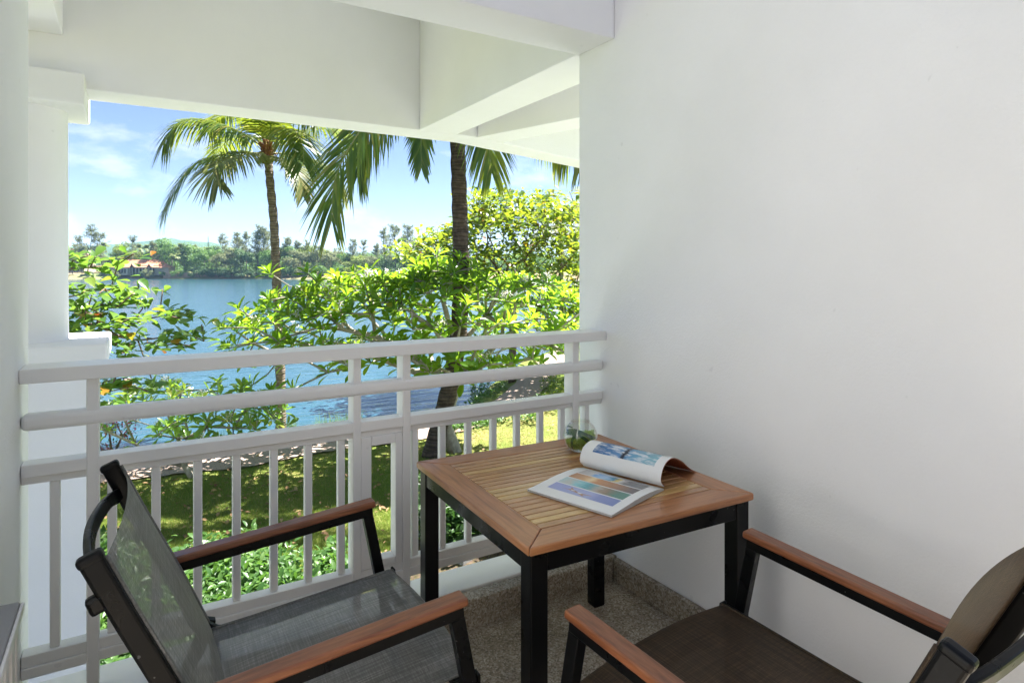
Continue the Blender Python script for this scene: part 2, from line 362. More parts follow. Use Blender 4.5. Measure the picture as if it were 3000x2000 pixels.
# ------------------------------------------------------------------ table
tb = thing('side_table', 'square slatted teak table with black metal legs beside the right wall', 'table', (1.372, 1.835, 0.0), R(-2.6))
TS = 0.437; FWD = 0.098; TZ = 0.75; TT = 0.024
def frame_board(i):
    m = MB(); o, n = TS, TS-FWD; e = 0.0006
    m.prism([(-o+e, -o), (o-e, -o), (n-e, -n), (-n+e, -n)], -TT, 0)
    me = m.mesh('frame_board', False, 0.0045, 2)
    return me
fb = frame_board(0)
for k in range(4):
    o = link('frame_board', fb if k == 0 else fb.copy(), None, tb, (0, 0, TZ)); o.rotation_euler = (0, 0, k*math.pi/2)
    o.data.materials.clear(); o.data.materials.append(M['teak_x'])
inner = TS-FWD-0.001; NS = 19; pitch = 2*inner/NS
sme = MB().box((-inner, -pitch/2+0.0027, -0.016), (inner, pitch/2-0.0027, 0)).mesh('slat', False, 0.0015, 1)
for k in range(NS):
    link('slat', sme, M['slat'], tb, (0, -inner+pitch*(k+0.5), TZ-0.001))
LS = 0.056; li = TS-0.012-LS/2
lme = MB().box((-LS/2, -LS/2, 0.004), (LS/2, LS/2, TZ-TT-0.001)).mesh('leg', False, 0.003, 2)
fme = MB().box((-LS/2+0.002, -LS/2+0.002, 0), (LS/2-0.002, LS/2-0.002, 0.0038)).mesh('foot_cap', False, 0.001, 1)
for sx in (-1, 1):
    for sy in (-1, 1):
        lg = link('leg', lme, M['black'], tb, (sx*li, sy*li, 0)); link('foot_cap', fme, M['black'], lg, (0, 0, 0))
for s_ in (-1, 1):
    bbox_obj('apron', (-li+LS/2+0.001, s_*(li)-0.012, TZ-TT-0.058), (li-LS/2-0.001, s_*(li)+0.024 if s_ > 0 else -li+0.012, TZ-TT-0.001), M['black'], tb, 0.002) if s_ > 0 else \
        bbox_obj('apron', (-li+LS/2+0.001, -li-0.024, TZ-TT-0.058), (li-LS/2-0.001, -li+0.012, TZ-TT-0.001), M['black'], tb, 0.002)
    x0, x1 = (li-0.012, li+0.024) if s_ > 0 else (-li-0.024, -li+0.012)
    bbox_obj('apron', (x0, -li+LS/2+0.001, TZ-TT-0.058), (x1, li-LS/2-0.001, TZ-TT-0.001), M['black'], tb, 0.002)
bbox_obj('under_brace', (-inner, -0.03, TZ-0.040), (inner, 0.03, TZ-0.0185), M['black'], tb, 0.002)

# ------------------------------------------------------------------ chairs (local frame: faces +Y)
def spline(pts, n=24):
    pts = [Vector(p) for p in pts]; out = []
    P = [pts[0]*2-pts[1]]+pts+[pts[-1]*2-pts[-2]]
    segs = len(pts)-1
    for i in range(segs):
        a, b, c, d = P[i:i+4]
        for k in range(n//segs):
            t = k/(n//segs); t2 = t*t; t3 = t2*t
            out.append(0.5*((2*b)+(c-a)*t+(2*a-5*b+4*c-d)*t2+(3*b-a-3*c+d)*t3))
    out.append(pts[-1]); return out
def make_chair(label, loc, rotz, sling, bsling):
    ch = thing('armchair', label, 'chair', loc, rotz, 'sling armchairs at the teak table')
    bk = M['black']
    for s_ in (-1, 1):
        # armrest: metal rail with a teak cap on it
        ax = s_*0.378
        a0, a1 = Vector((ax, 0.302, 0.636)), Vector((ax, -0.335, 0.578))
        rail = MB().bar([a0, a0*0.5+a1*0.5, a1], 0.034, 0.030, (1, 0, 0)).build('arm_rail', bk, ch, bevel=0.003)
        up = Vector((0, 0, 0.0265))
        cap = MB().bar([a0+up+Vector((0, 0.008, 0.0007)), a0*0.5+a1*0.5+up, a1+up+Vector((0, 0.0, 0))], 0.052, 0.0225, (1, 0, 0)).build('armrest', M['arm'], ch, bevel=0.006, seg=3)
        # front leg rising to the arm tip, leaning forward towards the floor
        MB().bar([(ax, 0.286, 0.6205), (ax, 0.33, 0.40), (ax, 0.405, 0.0)], 0.034, 0.036, (1, 0, 0)).build('front_leg', bk, ch, bevel=0.003)
        # rear leg
        MB().bar([(ax-s_*0.012, -0.225, 0.40), (ax-s_*0.012, -0.245, 0.345), (ax-s_*0.012, -0.40, 0.0)], 0.030, 0.040, (1, 0, 0)).build('rear_leg', bk, ch, bevel=0.003)
        # side rail of the seat and back post, one bent flat bar with a rounded top
        bx = s_*0.335
        pp = [(bx, 0.362, 0.405), (bx, 0.30, 0.400), (bx, 0.0, 0.372), (bx, -0.20, 0.360), (bx, -0.255, 0.40), (bx, -0.33, 0.58), (bx, -0.425, 0.785), (bx, -0.488, 0.926)]
        MB().bar(pp, 0.026, 0.045, (1, 0, 0)).build('side_frame', bk, ch, bevel=0.008, seg=3)
        MB().bar([(bx+s_*0.015, 0.335, 0.385), (ax-s_*0.016, 0.335, 0.385)], 0.03, 0.03, (0, 1, 0)).build('bracket', bk, ch, bevel=0.002)
        MB().bar([(bx+s_*0.015, -0.252, 0.385), (ax-s_*0.020, -0.252, 0.385)], 0.03, 0.03, (0, 1, 0)).build('bracket', bk, ch, bevel=0.002)
        MB().bar([(bx-s_*0.002, -0.470, 0.816), (bx-s_*0.002, -0.484, 0.852)], 0.026, 0.034, (1, 0, 0)).build('bracket', bk, ch, bevel=0.008)
    # bowed top bar behind the sling
    tp = spline([(-0.33, -0.466, 0.845), (-0.2, -0.496, 0.855), (0, -0.512, 0.859), (0.2, -0.496, 0.855), (0.33, -0.466, 0.845)], 24)
    MB().bar(tp, 0.018, 0.034, (0, 1, 0.3)).build('top_bar', bk, ch, bevel=0.005)
    fp = spline([(-0.322, 0.335, 0.385), (0, 0.335, 0.378), (0.322, 0.335, 0.385)], 12)
    MB().bar(fp, 0.026, 0.026, (0, 1, 0)).build('cross_bar', bk, ch, bevel=0.004)
    MB().bar([(-0.322, -0.215, 0.34), (0.322, -0.215, 0.34)], 0.026, 0.026, (0, 1, 0)).build('cross_bar', bk, ch, bevel=0.004)
    # slings: gently sagging sheets with a hem
    def sheet(prof, sag, hw, name, sling, nx=18):
        V = []; P = spline(prof, 24); m_ = len(P)
        for i, p in enumerate(P):
            d = (P[min(i+1, m_-1)]-P[max(i-1, 0)]).normalized(); nrm = Vector((1, 0, 0)).cross(d).normalized()
            e = math.sin(math.pi*i/(m_-1))
            for k in range(nx+1):
                q = k/nx*2-1; x = q*hw(i/(m_-1)); s2 = (1-q*q)*sag(i/(m_-1))
                V.append(Vector((x, p.y, p.z))-nrm*s2)
        n = len(V); F = [(i*(nx+1)+k, i*(nx+1)+k+1, (i+1)*(nx+1)+k+1, (i+1)*(nx+1)+k) for i in range(m_-1) for k in range(nx)]
        o = MB().add(V, F).build(name, sling, ch, smooth=True)
        # rolled hems along the two long edges
        for kk in (0, nx):
            pts = [V[i*(nx+1)+kk] for i in range(m_)]
            MB().tube(pts, 0.0055, 6).build('hem', sling, o, smooth=True, loc=(0, 0, 0))
        return o
    sheet([(0, 0.372, 0.402), (0, 0.362, 0.4255), (0, 0.33, 0.431), (0, 0.12, 0.414), (0, -0.10, 0.395), (0, -0.235, 0.385)],
          lambda t: 0.018*math.sin(math.pi*min(1, max(0, t)))+0.006, lambda t: 0.319, 'seat_sling', sling)
    sheet([(0, -0.226, 0.395), (0, -0.308, 0.589), (0, -0.403, 0.794), (0, -0.461, 0.926)],
          lambda t: 0.028*(0.5+0.5*t), lambda t: 0.333, 'back_sling', bsling)
    for s_ in (-1, 1):
        q = [Vector((s_*0.335, 0.362, 0.405)), Vector((s_*0.335, 0.372, 0.405))]
        MB().bar(q, 0.03, 0.054, (1, 0, 0)).build('end_cap', bk, ch, bevel=0.004)
        MB().bar([(s_*0.335, -0.484, 0.9165), (s_*0.335, -0.4925, 0.937)], 0.029, 0.049, (1, 0, 0)).build('end_cap', bk, ch, bevel=0.008, seg=3)
    return ch
make_chair('sling armchair in painted sky-lit grey with teak arms, back towards the left wall', (0.43, 1.82, 0), R(-90-1.5), M['sling_lit'], M['sling_back'])
make_chair('brown sling armchair with teak arms on the near side of the table', (1.335, 0.975, 0), R(6), M['sling_brown'], M['sling_brown'])

# ------------------------------------------------------------------ magazine
mg = thing('magazine', 'open glossy magazine with one half curled over on the table', 'magazine', (1.30, 1.70, TZ))
A_, B_, C_, D_ = (Vector(p) for p in ((1.162, 1.796, 0), (1.241, 1.464, 0), (1.546, 1.553, 0), (1.452, 1.875, 0)))
A_ = D_+(B_-C_)
def paper(name, col=(0.80, 0.80, 0.79), rough=0.25):
    m = NM(name); n = m.noise(m.coord(), 40, 2); return m.done(m.pbr(col, rough, m.bump(n, 0.03, 0.001), spec=0.45))
M['paper'] = paper('glossy_paper')
def mat_edges():
    m = NM('page_edges'); v = m.coord('Object', (0, 0, 1)); wv = m.n('ShaderNodeTexWave', {'Vector': v, 'Scale': 220.0}, wave_type='BANDS', bands_direction='Z').outputs['Fac']
    return m.done(m.pbr(m.ramp(wv, [(0.2, (0.30, 0.30, 0.30)), (0.8, (0.66, 0.66, 0.65))]), 0.6))
M['edges'] = mat_edges()
mo = Vector(mg.location); mo0 = Vector((mo.x, mo.y, 0))
sp0, sp1 = C_, D_                       # spine ends (near, far)
ex = (B_-C_)                            # from spine to fore edge
def hl(t): return 0.012-0.004*t+0.010*math.sin(math.pi*min(1, t*1.05))**1.3*(1-0.55*t)-0.006*max(0, 0.12-t)/0.12
def lp(t, s, dz=0.0): return (sp0*(1-s)+sp1*s)+ex*t+Vector((0, 0, hl(t)+dz))-mo0
NT = 22
blk = MB()
V = []; 
for i in range(NT+1):
    for s in (0, 1):
        p = lp(i/NT, s); V.append(p); V.append(Vector((p.x, p.y, 0.0012)))
F = []; Fe = []
for i in range(NT):
    a, b = i*4, (i+1)*4
    F.append((a, a+2, b+2, b)); Fe += [(a, b, b+1, a+1), (a+2, a+3, b+3, b+2)]
e = NT*4; Fe.append((e, e+2, e+3, e+1)); Fe.append((0, 1, 3, 2))
top = [lp(i/NT, s, 0.0004) for i in range(NT+1) for s in (0, 1)]
Ft = [(2*i, 2*i+1, 2*i+3, 2*i+2) for i in range(NT)]
o = MB().add(V, F+Fe).build('page_block', M['edges'], mg)
o = MB().add(top, Ft).build('page', M['paper'], mg, smooth=True)
# right half: pages arched over to the right
base = Vector((1.787, 1.633, 0)); along = (sp1-sp0); out = (base-sp0); outn = out.normalized(); WB = out.length
prof = spline([(0.004, 0, 0.012), (-0.022, 0, 0.040), (0.000, 0, 0.082), (0.060, 0, 0.097), (0.135, 0, 0.070), (0.205, 0, 0.026), (WB, 0, 0.003)], 36)
def rp(p, s, dn=0.0, i=None):
    return sp0*(1-s)+sp1*s+outn*p.x+Vector((0, 0, p.z))-mo0
nrm = []
for i, p in enumerate(prof):
    d = (prof[min(i+1, len(prof)-1)]-prof[max(i-1, 0)]); nrm.append(Vector((-d.z, 0, d.x)).normalized())
def rpo(i, s, dn):
    p = prof[i]+nrm[i]*dn; return sp0*(1-s)+sp1*s+outn*p.x+Vector((0, 0, max(0.0008, p.z)))-mo0
npf = len(prof)
V = [rpo(i, s, 0.0) for i in range(npf) for s in (0, 1)]
MB().add(V, [(2*i, 2*i+1, 2*i+3, 2*i+2) for i in range(npf-1)]).build('curled_page', M['paper'], mg, smooth=True)
M['cover'] = mat_plain('terracotta_cover', (0.30, 0.085, 0.04), 0.4)
V = [rpo(i, s, dn) for i in range(npf) for s in (0, 1) for dn in (-0.0006, -0.0032)]
F = []
for i in range(npf-1):
    a, b = 4*i, 4*(i+1)
    F += [(a, b, b+2, a+2), (a+1, a+3, b+3, b+1), (a, a+1, b+1, b), (a+2, b+2, b+3, a+3)]
F += [(0, 2, 3, 1), (4*npf-4, 4*npf-3, 4*npf-1, 4*npf-2)]
MB().add(V, F).build('pages', M['cover'], mg, smooth=False)
# printed photographs (flat print on the pages)
def mat_print(name, fn):
    m = NM(name); u = m.n('ShaderNodeUVMap').outputs[0]; sx = m.n('ShaderNodeSeparateXYZ', {0: u})
    c = fn(m, u, sx.outputs[0], sx.outputs[1]); return m.done(m.pbr(c, 0.22, spec=0.45))
def uvmap(me, uvs):
    ul = me.uv_layers.new(name='UVMap')
    for l in me.loops: ul.data[l.index].uv = uvs[l.vertex_index]
def print_left(t0, t1, s0, s1, mat, dz=0.0008):
    n = 8; V = []; U = []
    for i in range(n+1):
        t = t0+(t1-t0)*i/n
        for j in range(2):
            V.append(lp(t, s0+(s1-s0)*j, dz)); U.append((1-j, i/n))
    me = MB().add(V, [(2*i, 2*i+1, 2*i+3, 2*i+2) for i in range(n)]).mesh('printed_photo'); uvmap(me, U); return link('printed_photo', me, mat, mg)
def print_right(i0, i1, s0, s1, mat):
    V = []; U = []; n = i1-i0
    for i in range(i0, i1+1):
        for j in range(2): V.append(rpo(i, s0+(s1-s0)*j, 0.0006)); U.append((1-j, (i-i0)/n))
    me = MB().add(V, [(2*i, 2*i+1, 2*i+3, 2*i+2) for i in range(n)]).mesh('printed_photo'); uvmap(me, U); return link('printed_photo', me, mat, mg)
def pr_sunset(m, u, x, y):
    f = m.math('ADD', x, m.math('MULTIPLY', m.noise(u, 6, 4), 0.12))
    return m.ramp(f, [(0.05, (0.42, 0.20, 0.10)), (0.28, (0.62, 0.36, 0.17)), (0.38, (0.85, 0.66, 0.36)), (0.46, (0.55, 0.25, 0.09)), (0.75, (0.36, 0.19, 0.10)), (1.0, (0.14, 0.12, 0.12))])
def pr_lilac(m, u, x, y):
    b = m.ramp(x, [(0.0, (0.33, 0.37, 0.66)), (0.6, (0.36, 0.40, 0.66)), (0.72, (0.25, 0.29, 0.56)), (1.0, (0.20, 0.25, 0.52))]); return b
def pr_turq(m, u, x, y):
    f = m.math('ADD', x, m.math('MULTIPLY', m.noise(u, 9, 5), 0.3))
    return m.ramp(f, [(0.1, (0.34, 0.58, 0.66)), (0.28, (0.55, 0.55, 0.52)), (0.4, (0.30, 0.60, 0.66)), (0.58, (0.10, 0.34, 0.40)), (0.72, (0.45, 0.40, 0.34)), (0.85, (0.28, 0.20, 0.14)), (1.0, (0.10, 0.24, 0.20)), ])
def pr_pool(m, u, x, y):
    f = m.math('ADD', x, m.math('MULTIPLY', m.noise(u, 5, 5), 0.25))
    return m.ramp(f, [(0.1, (0.42, 0.40, 0.38)), (0.32, (0.66, 0.66, 0.66)), (0.36, (0.20, 0.42, 0.75)), (0.52, (0.42, 0.62, 0.82)), (0.62, (0.05, 0.26, 0.42)), (0.70, (0.70, 0.52, 0.10)), (0.76, (0.66, 0.65, 0.62)), (0.86, (0.16, 0.16, 0.17)), (1.0, (0.22, 0.22, 0.23))])
def pr_clouds(m, u, x, y):
    n = m.noise(u, 4.5, 7, 0.65, 0.5)
    s_ = m.ramp(x, [(0.0, (0.03, 0.11, 0.30)), (0.4, (0.10, 0.25, 0.50)), (0.8, (0.16, 0.38, 0.50)), (1.0, (0.24, 0.46, 0.52))])
    c = m.mix(m.ramp(n, [(0.46, 0), (0.6, 1)]), s_, (0.66, 0.70, 0.74))
    d = m.math('ADD', m.math('ABSOLUTE', m.math('SUBTRACT', x, 0.50)), m.math('MULTIPLY', m.math('SUBTRACT', m.noise(u, 16, 3), 0.5), 0.16))
    return m.mix(m.ramp(d, [(0.015, 1), (0.05, 0)]), c, (0.02, 0.025, 0.05))
def pr_room(m, u, x, y):
    f = m.math('ADD', x, m.math('MULTIPLY', m.noise(u, 4, 4), 0.3))
    return m.ramp(f, [(0.15, (0.55, 0.54, 0.52)), (0.3, (0.62, 0.63, 0.62)), (0.36, (0.30, 0.44, 0.62)), (0.6, (0.55, 0.62, 0.66)), (0.68, (0.50, 0.22, 0.10)), (0.76, (0.62, 0.60, 0.55)), (0.85, (0.36, 0.31, 0.28)), (1.0, (0.48, 0.46, 0.44))])
rows = [(0.10, 0.27, pr_pool), (0.29, 0.455, pr_sunset), (0.475, 0.64, pr_turq), (0.66, 0.825, pr_lilac)]
for i, (a, b, f) in enumerate(rows): print_left(a, b, 0.10, 0.88, mat_print('print_%d' % i, f))
print_right(11, 19, 0.10, 0.86, mat_print('print_clouds', pr_clouds)); print_right(20, 25, 0.10, 0.86, mat_print('print_room', pr_room))
# the little leaping bather printed in the lilac photograph
M['skin_print'] = mat_plain('printed_skin_tone', (0.42, 0.25, 0.18), 0.25); M['swim_print'] = mat_plain('printed_swimsuit', (0.70, 0.70, 0.76), 0.25)
def fig(poly, mat, dz):
    V = [lp(0.665+(1-y)*0.155, 0.88-x*0.78, dz) for x, y in poly]
    MB().add(V, [tuple(range(len(V)))]).build('printed_figure', mat, mg)
fig([(0.17, 0.42), (0.24, 0.50), (0.30, 0.60), (0.27, 0.80), (0.29, 0.82), (0.345, 0.62), (0.42, 0.48), (0.50, 0.42), (0.62, 0.50), (0.64, 0.46), (0.52, 0.30), (0.56, 0.12), (0.53, 0.10), (0.45, 0.28), (0.36, 0.36), (0.28, 0.46)], M['skin_print'], 0.0012)
fig([(0.31, 0.56), (0.37, 0.54), (0.37, 0.44), (0.32, 0.44)], M['swim_print'], 0.0016); fig([(0.43, 0.46), (0.50, 0.41), (0.48, 0.30), (0.43, 0.32)], M['swim_print'], 0.0016)

# ------------------------------------------------------------------ glass bowl with leaves
bw_ = thing('glass_bowl', 'round glass bowl of green leaves on the far corner of the table', 'bowl', (1.600, 2.085, TZ))
def mat_glass(name, col=(1, 1, 1), ior=1.45):
    m = NM(name); return m.done(m.pbr(col, 0.0, **{'Transmission Weight': 1.0, 'IOR': ior}))
def mat_thin_glass():
    m = NM('clear_glass'); lw = m.n('ShaderNodeLayerWeight', {'Blend': 0.5}).outputs['Facing']; fr = m.math('ADD', m.math('MULTIPLY', m.math('POWER', lw, 3.0), 0.8), 0.045)
    g = m.n('ShaderNodeBsdfGlossy', {'Color': (1, 1, 1, 1), 'Roughness': 0.01}).outputs[0]; t = m.n('ShaderNodeBsdfTransparent', {'Color': (0.975, 0.985, 0.98, 1)}).outputs[0]
    return m.done(m.n('ShaderNodeMixShader', {0: fr, 1: t, 2: g}).outputs[0])
M['glass'] = mat_thin_glass(); M['bwater'] = mat_glass('bowl_water', (0.93, 0.97, 0.9), 1.333)
RB = 0.071; HB = 0.121
def bowl_r(z): 
    c = 0.058; r = RB*math.sqrt(max(0.0, 1-((z-c)/0.069)**2)); return r
zs = [0.0, 0.003, 0.008, 0.016, 0.03, 0.045, 0.058, 0.072, 0.086, 0.098, 0.108, 0.115, HB]
prof_o = [(0.0005, 0.0)]+[(max(0.036, bowl_r(z)) if z < 0.01 else bowl_r(z), z) for z in zs]
prof_o[-1] = (bowl_r(0.115)*0.985, HB)
prof_i = [(r-0.0022, z) for r, z in prof_o[::-1] if z >= 0.008]; prof_i[0] = (prof_o[-1][0]-0.002, HB)
MB().lathe(prof_o+prof_i+[(0.0005, 0.006)], 40).build('bowl', M['glass'], bw_, smooth=True)
M['blade'] = mat_leaf('bowl_blade_leaf', [(0, (0.02, 0.085, 0.025)), (1, (0.035, 0.12, 0.035))], (0.1, 0.25, 0.03), 0.2)
M['moss'] = mat_leaf('bowl_moss', [(0, (0.26, 0.44, 0.03)), (0.6, (0.38, 0.58, 0.07)), (1, (0.50, 0.64, 0.14))], (0.6, 0.8, 0.12), 0.5)
def strip(pts, w, up=(0, 0, 1)):
    pts = [Vector(p) for p in pts]; V = []
    for i, p in enumerate(pts):
        d = (pts[min(i+1, len(pts)-1)]-pts[max(i-1, 0)]).normalized(); rad = Vector((p.x, p.y, p.z-0.058)).normalized()
        x = d.cross(rad).normalized(); ww = w*(0.45+0.55*math.sin(math.pi*min(1, 0.12+i/(len(pts)-1)*0.85)))
        V += [p-x*ww/2, p+x*ww/2]
    return V, [(2*i, 2*i+1, 2*i+3, 2*i+2) for i in range(len(pts)-1)]
def on_sphere(a, el, k=0.94): 
    return Vector((RB*k*math.cos(a)*math.cos(el), RB*k*math.sin(a)*math.cos(el), 0.058+0.067*k*math.sin(el)))
va = math.atan2(-2.085, -1.600)         # towards the camera
for (a0, e0, a1, e1, w_) in ((1.15, 0.45, -1.1, -0.25, 0.015), (1.05, 0.22, -1.0, -0.55, 0.011), (1.2, 0.30, -1.2, -0.05, 0.010), (0.15, 0.10, 0.75, -0.95, 0.013), (0.5, 0.18, -0.8, -0.75, 0.013), (2.6, 0.3, 1.1, 0.42, 0.008)):
    pts = []
    for i in range(15):
        t = i/14; pts.append(on_sphere(va-(a0+(a1-a0)*t), e0+(e1-e0)*t*t+0.22*math.sin(math.pi*t)))
    V, F = strip(pts, w_); MB().add(V, F).build('leaf_blade', M['blade'], bw_, smooth=True)
V = []; F = []
for i in range(4200):
    a = random.uniform(0, 6.283); r = RB*0.86*math.sqrt(random.random()); z = 0.010+random.random()*0.072*(0.7+0.3*math.cos(a-va-1.2))
    if r > bowl_r(z)-0.005: continue
    p = Vector((r*math.cos(a), r*math.sin(a), z)); d = Vector((random.gauss(0, 1), random.gauss(0, 1), random.gauss(0.6, 0.7))).normalized()*random.uniform(0.006, 0.012)
    q = d.cross(Vector((random.gauss(0, 1), random.gauss(0, 1), random.gauss(0, 1)))).normalized()*0.0022
    e = p+d
    if Vector((e.x, e.y)).length > bowl_r(max(0.008, min(0.11, e.z)))-0.004: continue
    n = len(V); V += [p-q, p+q, e]; F.append((n, n+1, n+2))
tag(link('moss', mesh_np('moss', V, F), M['moss'], bw_), None, None, None, 'stuff')
# ------------------------------------------------------------------ ground, path, lake
WZ = -2.72
shore_px = [(-900, 1400), (-300, 1365), (200, 1335), (450, 1315), (700, 1287), (850, 1256), (1050, 1243), (1250, 1233), (1340, 1182), (1400, 1132), (1500, 1062), (1600, 1022), (1700, 992), (1900, 958), (2400, 925)]
SH = np.array([(lambda p: (p.x, p.y))(ptz(u, v, WZ)) for u, v in shore_px])
def polydist(P, L):
    """distance to a polyline and signed side (+ = camera side)"""
    d = np.full(len(P), 1e9); sg = np.ones(len(P))
    for a, b in zip(L[:-1], L[1:]):
        ab = b-a; t = np.clip(((P-a)@ab)/(ab@ab), 0, 1); q = a+t[:, None]*ab; dd = np.hypot(*(P-q).T)
        cr_ = ab[0]*(P[:, 1]-a[1])-ab[1]*(P[:, 0]-a[0])
        m_ = dd < d-1e-9; d[m_] = dd[m_]; sg[m_] = np.where(cr_[m_] > 0, -1, 1)
    return d, sg
def vnoise(x, y, seed=0):
    a = np.sin(x*0.9+seed)*np.cos(y*0.7+seed*1.3)+0.5*np.sin(x*2.1+y*1.3+seed*2)+0.25*np.sin(x*4.3-y*3.7+seed)
    return a/1.75
def gheight(P):
    P = np.asarray(P, dtype=float).reshape(-1, 2); d, s = polydist(P, SH); D = d*s
    k = np.clip((D+0.3)/2.6, 0, 1); k = k*k*(3-2*k)
    h = (WZ-0.10)*(1-k)+(GZ)*k
    h = np.where(D < -0.3, WZ-0.10-np.clip((-D-0.3)*0.35, 0, 2.5), h)
    return h+0.045*vnoise(P[:, 0], P[:, 1], 1.0)*np.clip(D/3, 0, 1)
def gz(x, y): return float(gheight([(x, y)])[0])
def mat_lawn():
    m = NM('lawn_soil'); v = m.world()
    n1 = m.noise(v, 0.55, 5, 0.6); n2 = m.noise(v, 9, 5, 0.7); n3 = m.noise(v, 60, 3, 0.7)
    dry = m.ramp(n1, [(0.40, 0), (0.62, 1)])
    c = m.mix(dry, (0.15, 0.205, 0.042), (0.33, 0.275, 0.11))
    c = m.mix(m.ramp(n2, [(0.35, 0), (0.7, 1)]), c, (0.105, 0.16, 0.03))
    return m.done(m.pbr(c, 0.9, m.bump(m.math('ADD', n2, n3), 0.8, 0.03), spec=0.1))
M['lawn'] = mat_lawn()
xs = np.concatenate([np.arange(-40, -8, 1.6), np.arange(-8, 26, 0.28), np.arange(26, 80, 1.8)])
ys = np.concatenate([np.arange(-10, 3, 1.5), np.arange(3, 34, 0.28), np.arange(34, 70, 1.8)])
X, Y = np.meshgrid(xs, ys); P2 = np.stack([X.ravel(), Y.ravel()], 1); H = gheight(P2)
nx, ny = len(xs), len(ys); idx = np.arange(nx*ny).reshape(ny, nx)
F = np.stack([idx[:-1, :-1].ravel(), idx[:-1, 1:].ravel(), idx[1:, 1:].ravel(), idx[1:, :-1].ravel()], 1)
tag(link('ground', mesh_np('ground', np.column_stack([P2, H]), F, True), M['lawn']), 'lawn sloping gently down to the lake', None, None, 'structure')
# wide ground sheet under everything, to the horizon
tag(MB().add([(-4500, -4500, -7), (4500, -4500, -7), (4500, 4500, -7), (-4500, 4500, -7)], [(0, 1, 2, 3)]).build('lake_bed', mat_plain('lake_mud', (0.08, 0.07, 0.05), 0.9)), None, None, None, 'structure')
def mat_water():
    m = NM('lake_water'); g = m.n('ShaderNodeNewGeometry')
    mp1 = m.n('ShaderNodeMapping', {'Vector': g.outputs['Position'], 'Rotation': (0, 0, R(20)), 'Scale': (0.55, 1.9, 1)}).outputs[0]
    w1 = m.noise(mp1, 1.15, 4, 0.55, 0.3); w2 = m.noise(mp1, 0.09, 3); w3 = m.noise(mp1, 5.0, 2)
    h = m.math('ADD', m.math('ADD', w1, m.math('MULTIPLY', w2, 1.2)), m.math('MULTIPLY', w3, 0.12))
    c = m.mix(m.ramp(w2, [(0.3, 0), (0.7, 1)]), (0.020, 0.062, 0.085), (0.026, 0.078, 0.10))
    return m.done(m.pbr(c, 0.10, m.bump(h, 0.32, 0.22), spec=0.5, **{'IOR': 1.33}))
M['water'] = mat_water()
tag(MB().add([(-4000, 2.5, WZ), (4000, 2.5, WZ), (4000, 4400, WZ), (-4000, 4400, WZ)], [(0, 1, 2, 3)]).build('lake', M['water']), 'blue rippled lake', None, None, 'structure')
# paved path along the shore
path_px = [(-400, 1440), (0, 1418), (330, 1392), (520, 1372), (700, 1352), (880, 1322), (1020, 1303), (1160, 1284), (1290, 1262), (1380, 1236), (1460, 1200), (1530, 1150), (1580, 1100), (1615, 1060), (1640, 1030), (1700, 1000)]
def mat_path():
    m = NM('pink_paving'); v = m.world()
    br = m.n('ShaderNodeTexBrick', {'Vector': v, 'Scale': 3.2, 'Mortar Size': 0.02, 'Color1': (0.32, 0.235, 0.19, 1), 'Color2': (0.37, 0.275, 0.225, 1), 'Mortar': (0.19, 0.15, 0.12, 1)})
    n = m.noise(v, 2.5, 5); c = m.mix(m.ramp(n, [(0.3, 0.25), (0.7, 0)]), br.outputs['Color'], (0.30, 0.25, 0.2))
    return m.done(m.pbr(c, 0.85, m.bump(m.noise(v, 30, 4), 0.4, 0.01)))
M['path'] = mat_path()
pc = spline([ptz(u, v, GZ-0.05) for u, v in path_px], 300)
V = []
for i, p in enumerate(pc):
    d = (pc[min(i+1, len(pc)-1)]-pc[max(i-1, 0)]); d.z = 0; d.normalize(); nn = Vector((-d.y, d.x, 0))
    for q in (-0.62, -0.3, 0, 0.3, 0.62):
        s_ = p+nn*q*(1+0.05*math.sin(i*0.7)); V.append((s_.x, s_.y, gz(s_.x, s_.y)+0.035))
F = [(i*5+k, (i+1)*5+k, (i+1)*5+k+1, i*5+k+1) for i in range(len(pc)-1) for k in range(4)]
PATH = np.array([(p.x, p.y) for p in pc])
tag(link('path', mesh_np('path', V, np.array(F), True), M['path']), 'pink paved path along the shore', None, None, 'structure')

# ------------------------------------------------------------------ leaf helpers
def leaf_mesh(name, prof, fold=0.12, droop=0.18, length=1.0):
    V = []; n = len(prof)
    for y, hw in prof:
        z = -droop*y*y
        V += [(-hw, y*length, z+fold*hw), (0, y*length, z), (hw, y*length, z+fold*hw)]
    F = []
    for i in range(n-1):
        a, b = 3*i, 3*(i+1); F += [(a, a+1, b+1, b), (a+1, a+2, b+2, b+1)]
    return np.array(V), np.array(F)
FR = leaf_mesh('f', [(0.0, 0.012), (0.10, 0.02), (0.30, 0.075), (0.55, 0.135), (0.76, 0.15), (0.92, 0.085), (1.0, 0.004)], 0.45, 0.22)
AL = leaf_mesh('a', [(0.0, 0.015), (0.2, 0.09), (0.45, 0.22), (0.7, 0.30), (0.88, 0.22), (1.0, 0.02)], 0.25, 0.18)
SM = leaf_mesh('s', [(0.0, 0.02), (0.3, 0.2), (0.65, 0.22), (1.0, 0.01)], 0.3, 0.2)
def frame(p, d, up, scale):
    y = Vector(d).normalized(); x = y.cross(Vector(up)); 
    if x.length < 1e-4: x = y.cross(Vector((1, 0, 0)))
    x.normalize(); z = x.cross(y)
    return Matrix(((x.x*scale, y.x*scale, z.x*scale, p[0]), (x.y*scale, y.y*scale, z.y*scale, p[1]), (x.z*scale, y.z*scale, z.z*scale, p[2]), (0, 0, 0, 1)))
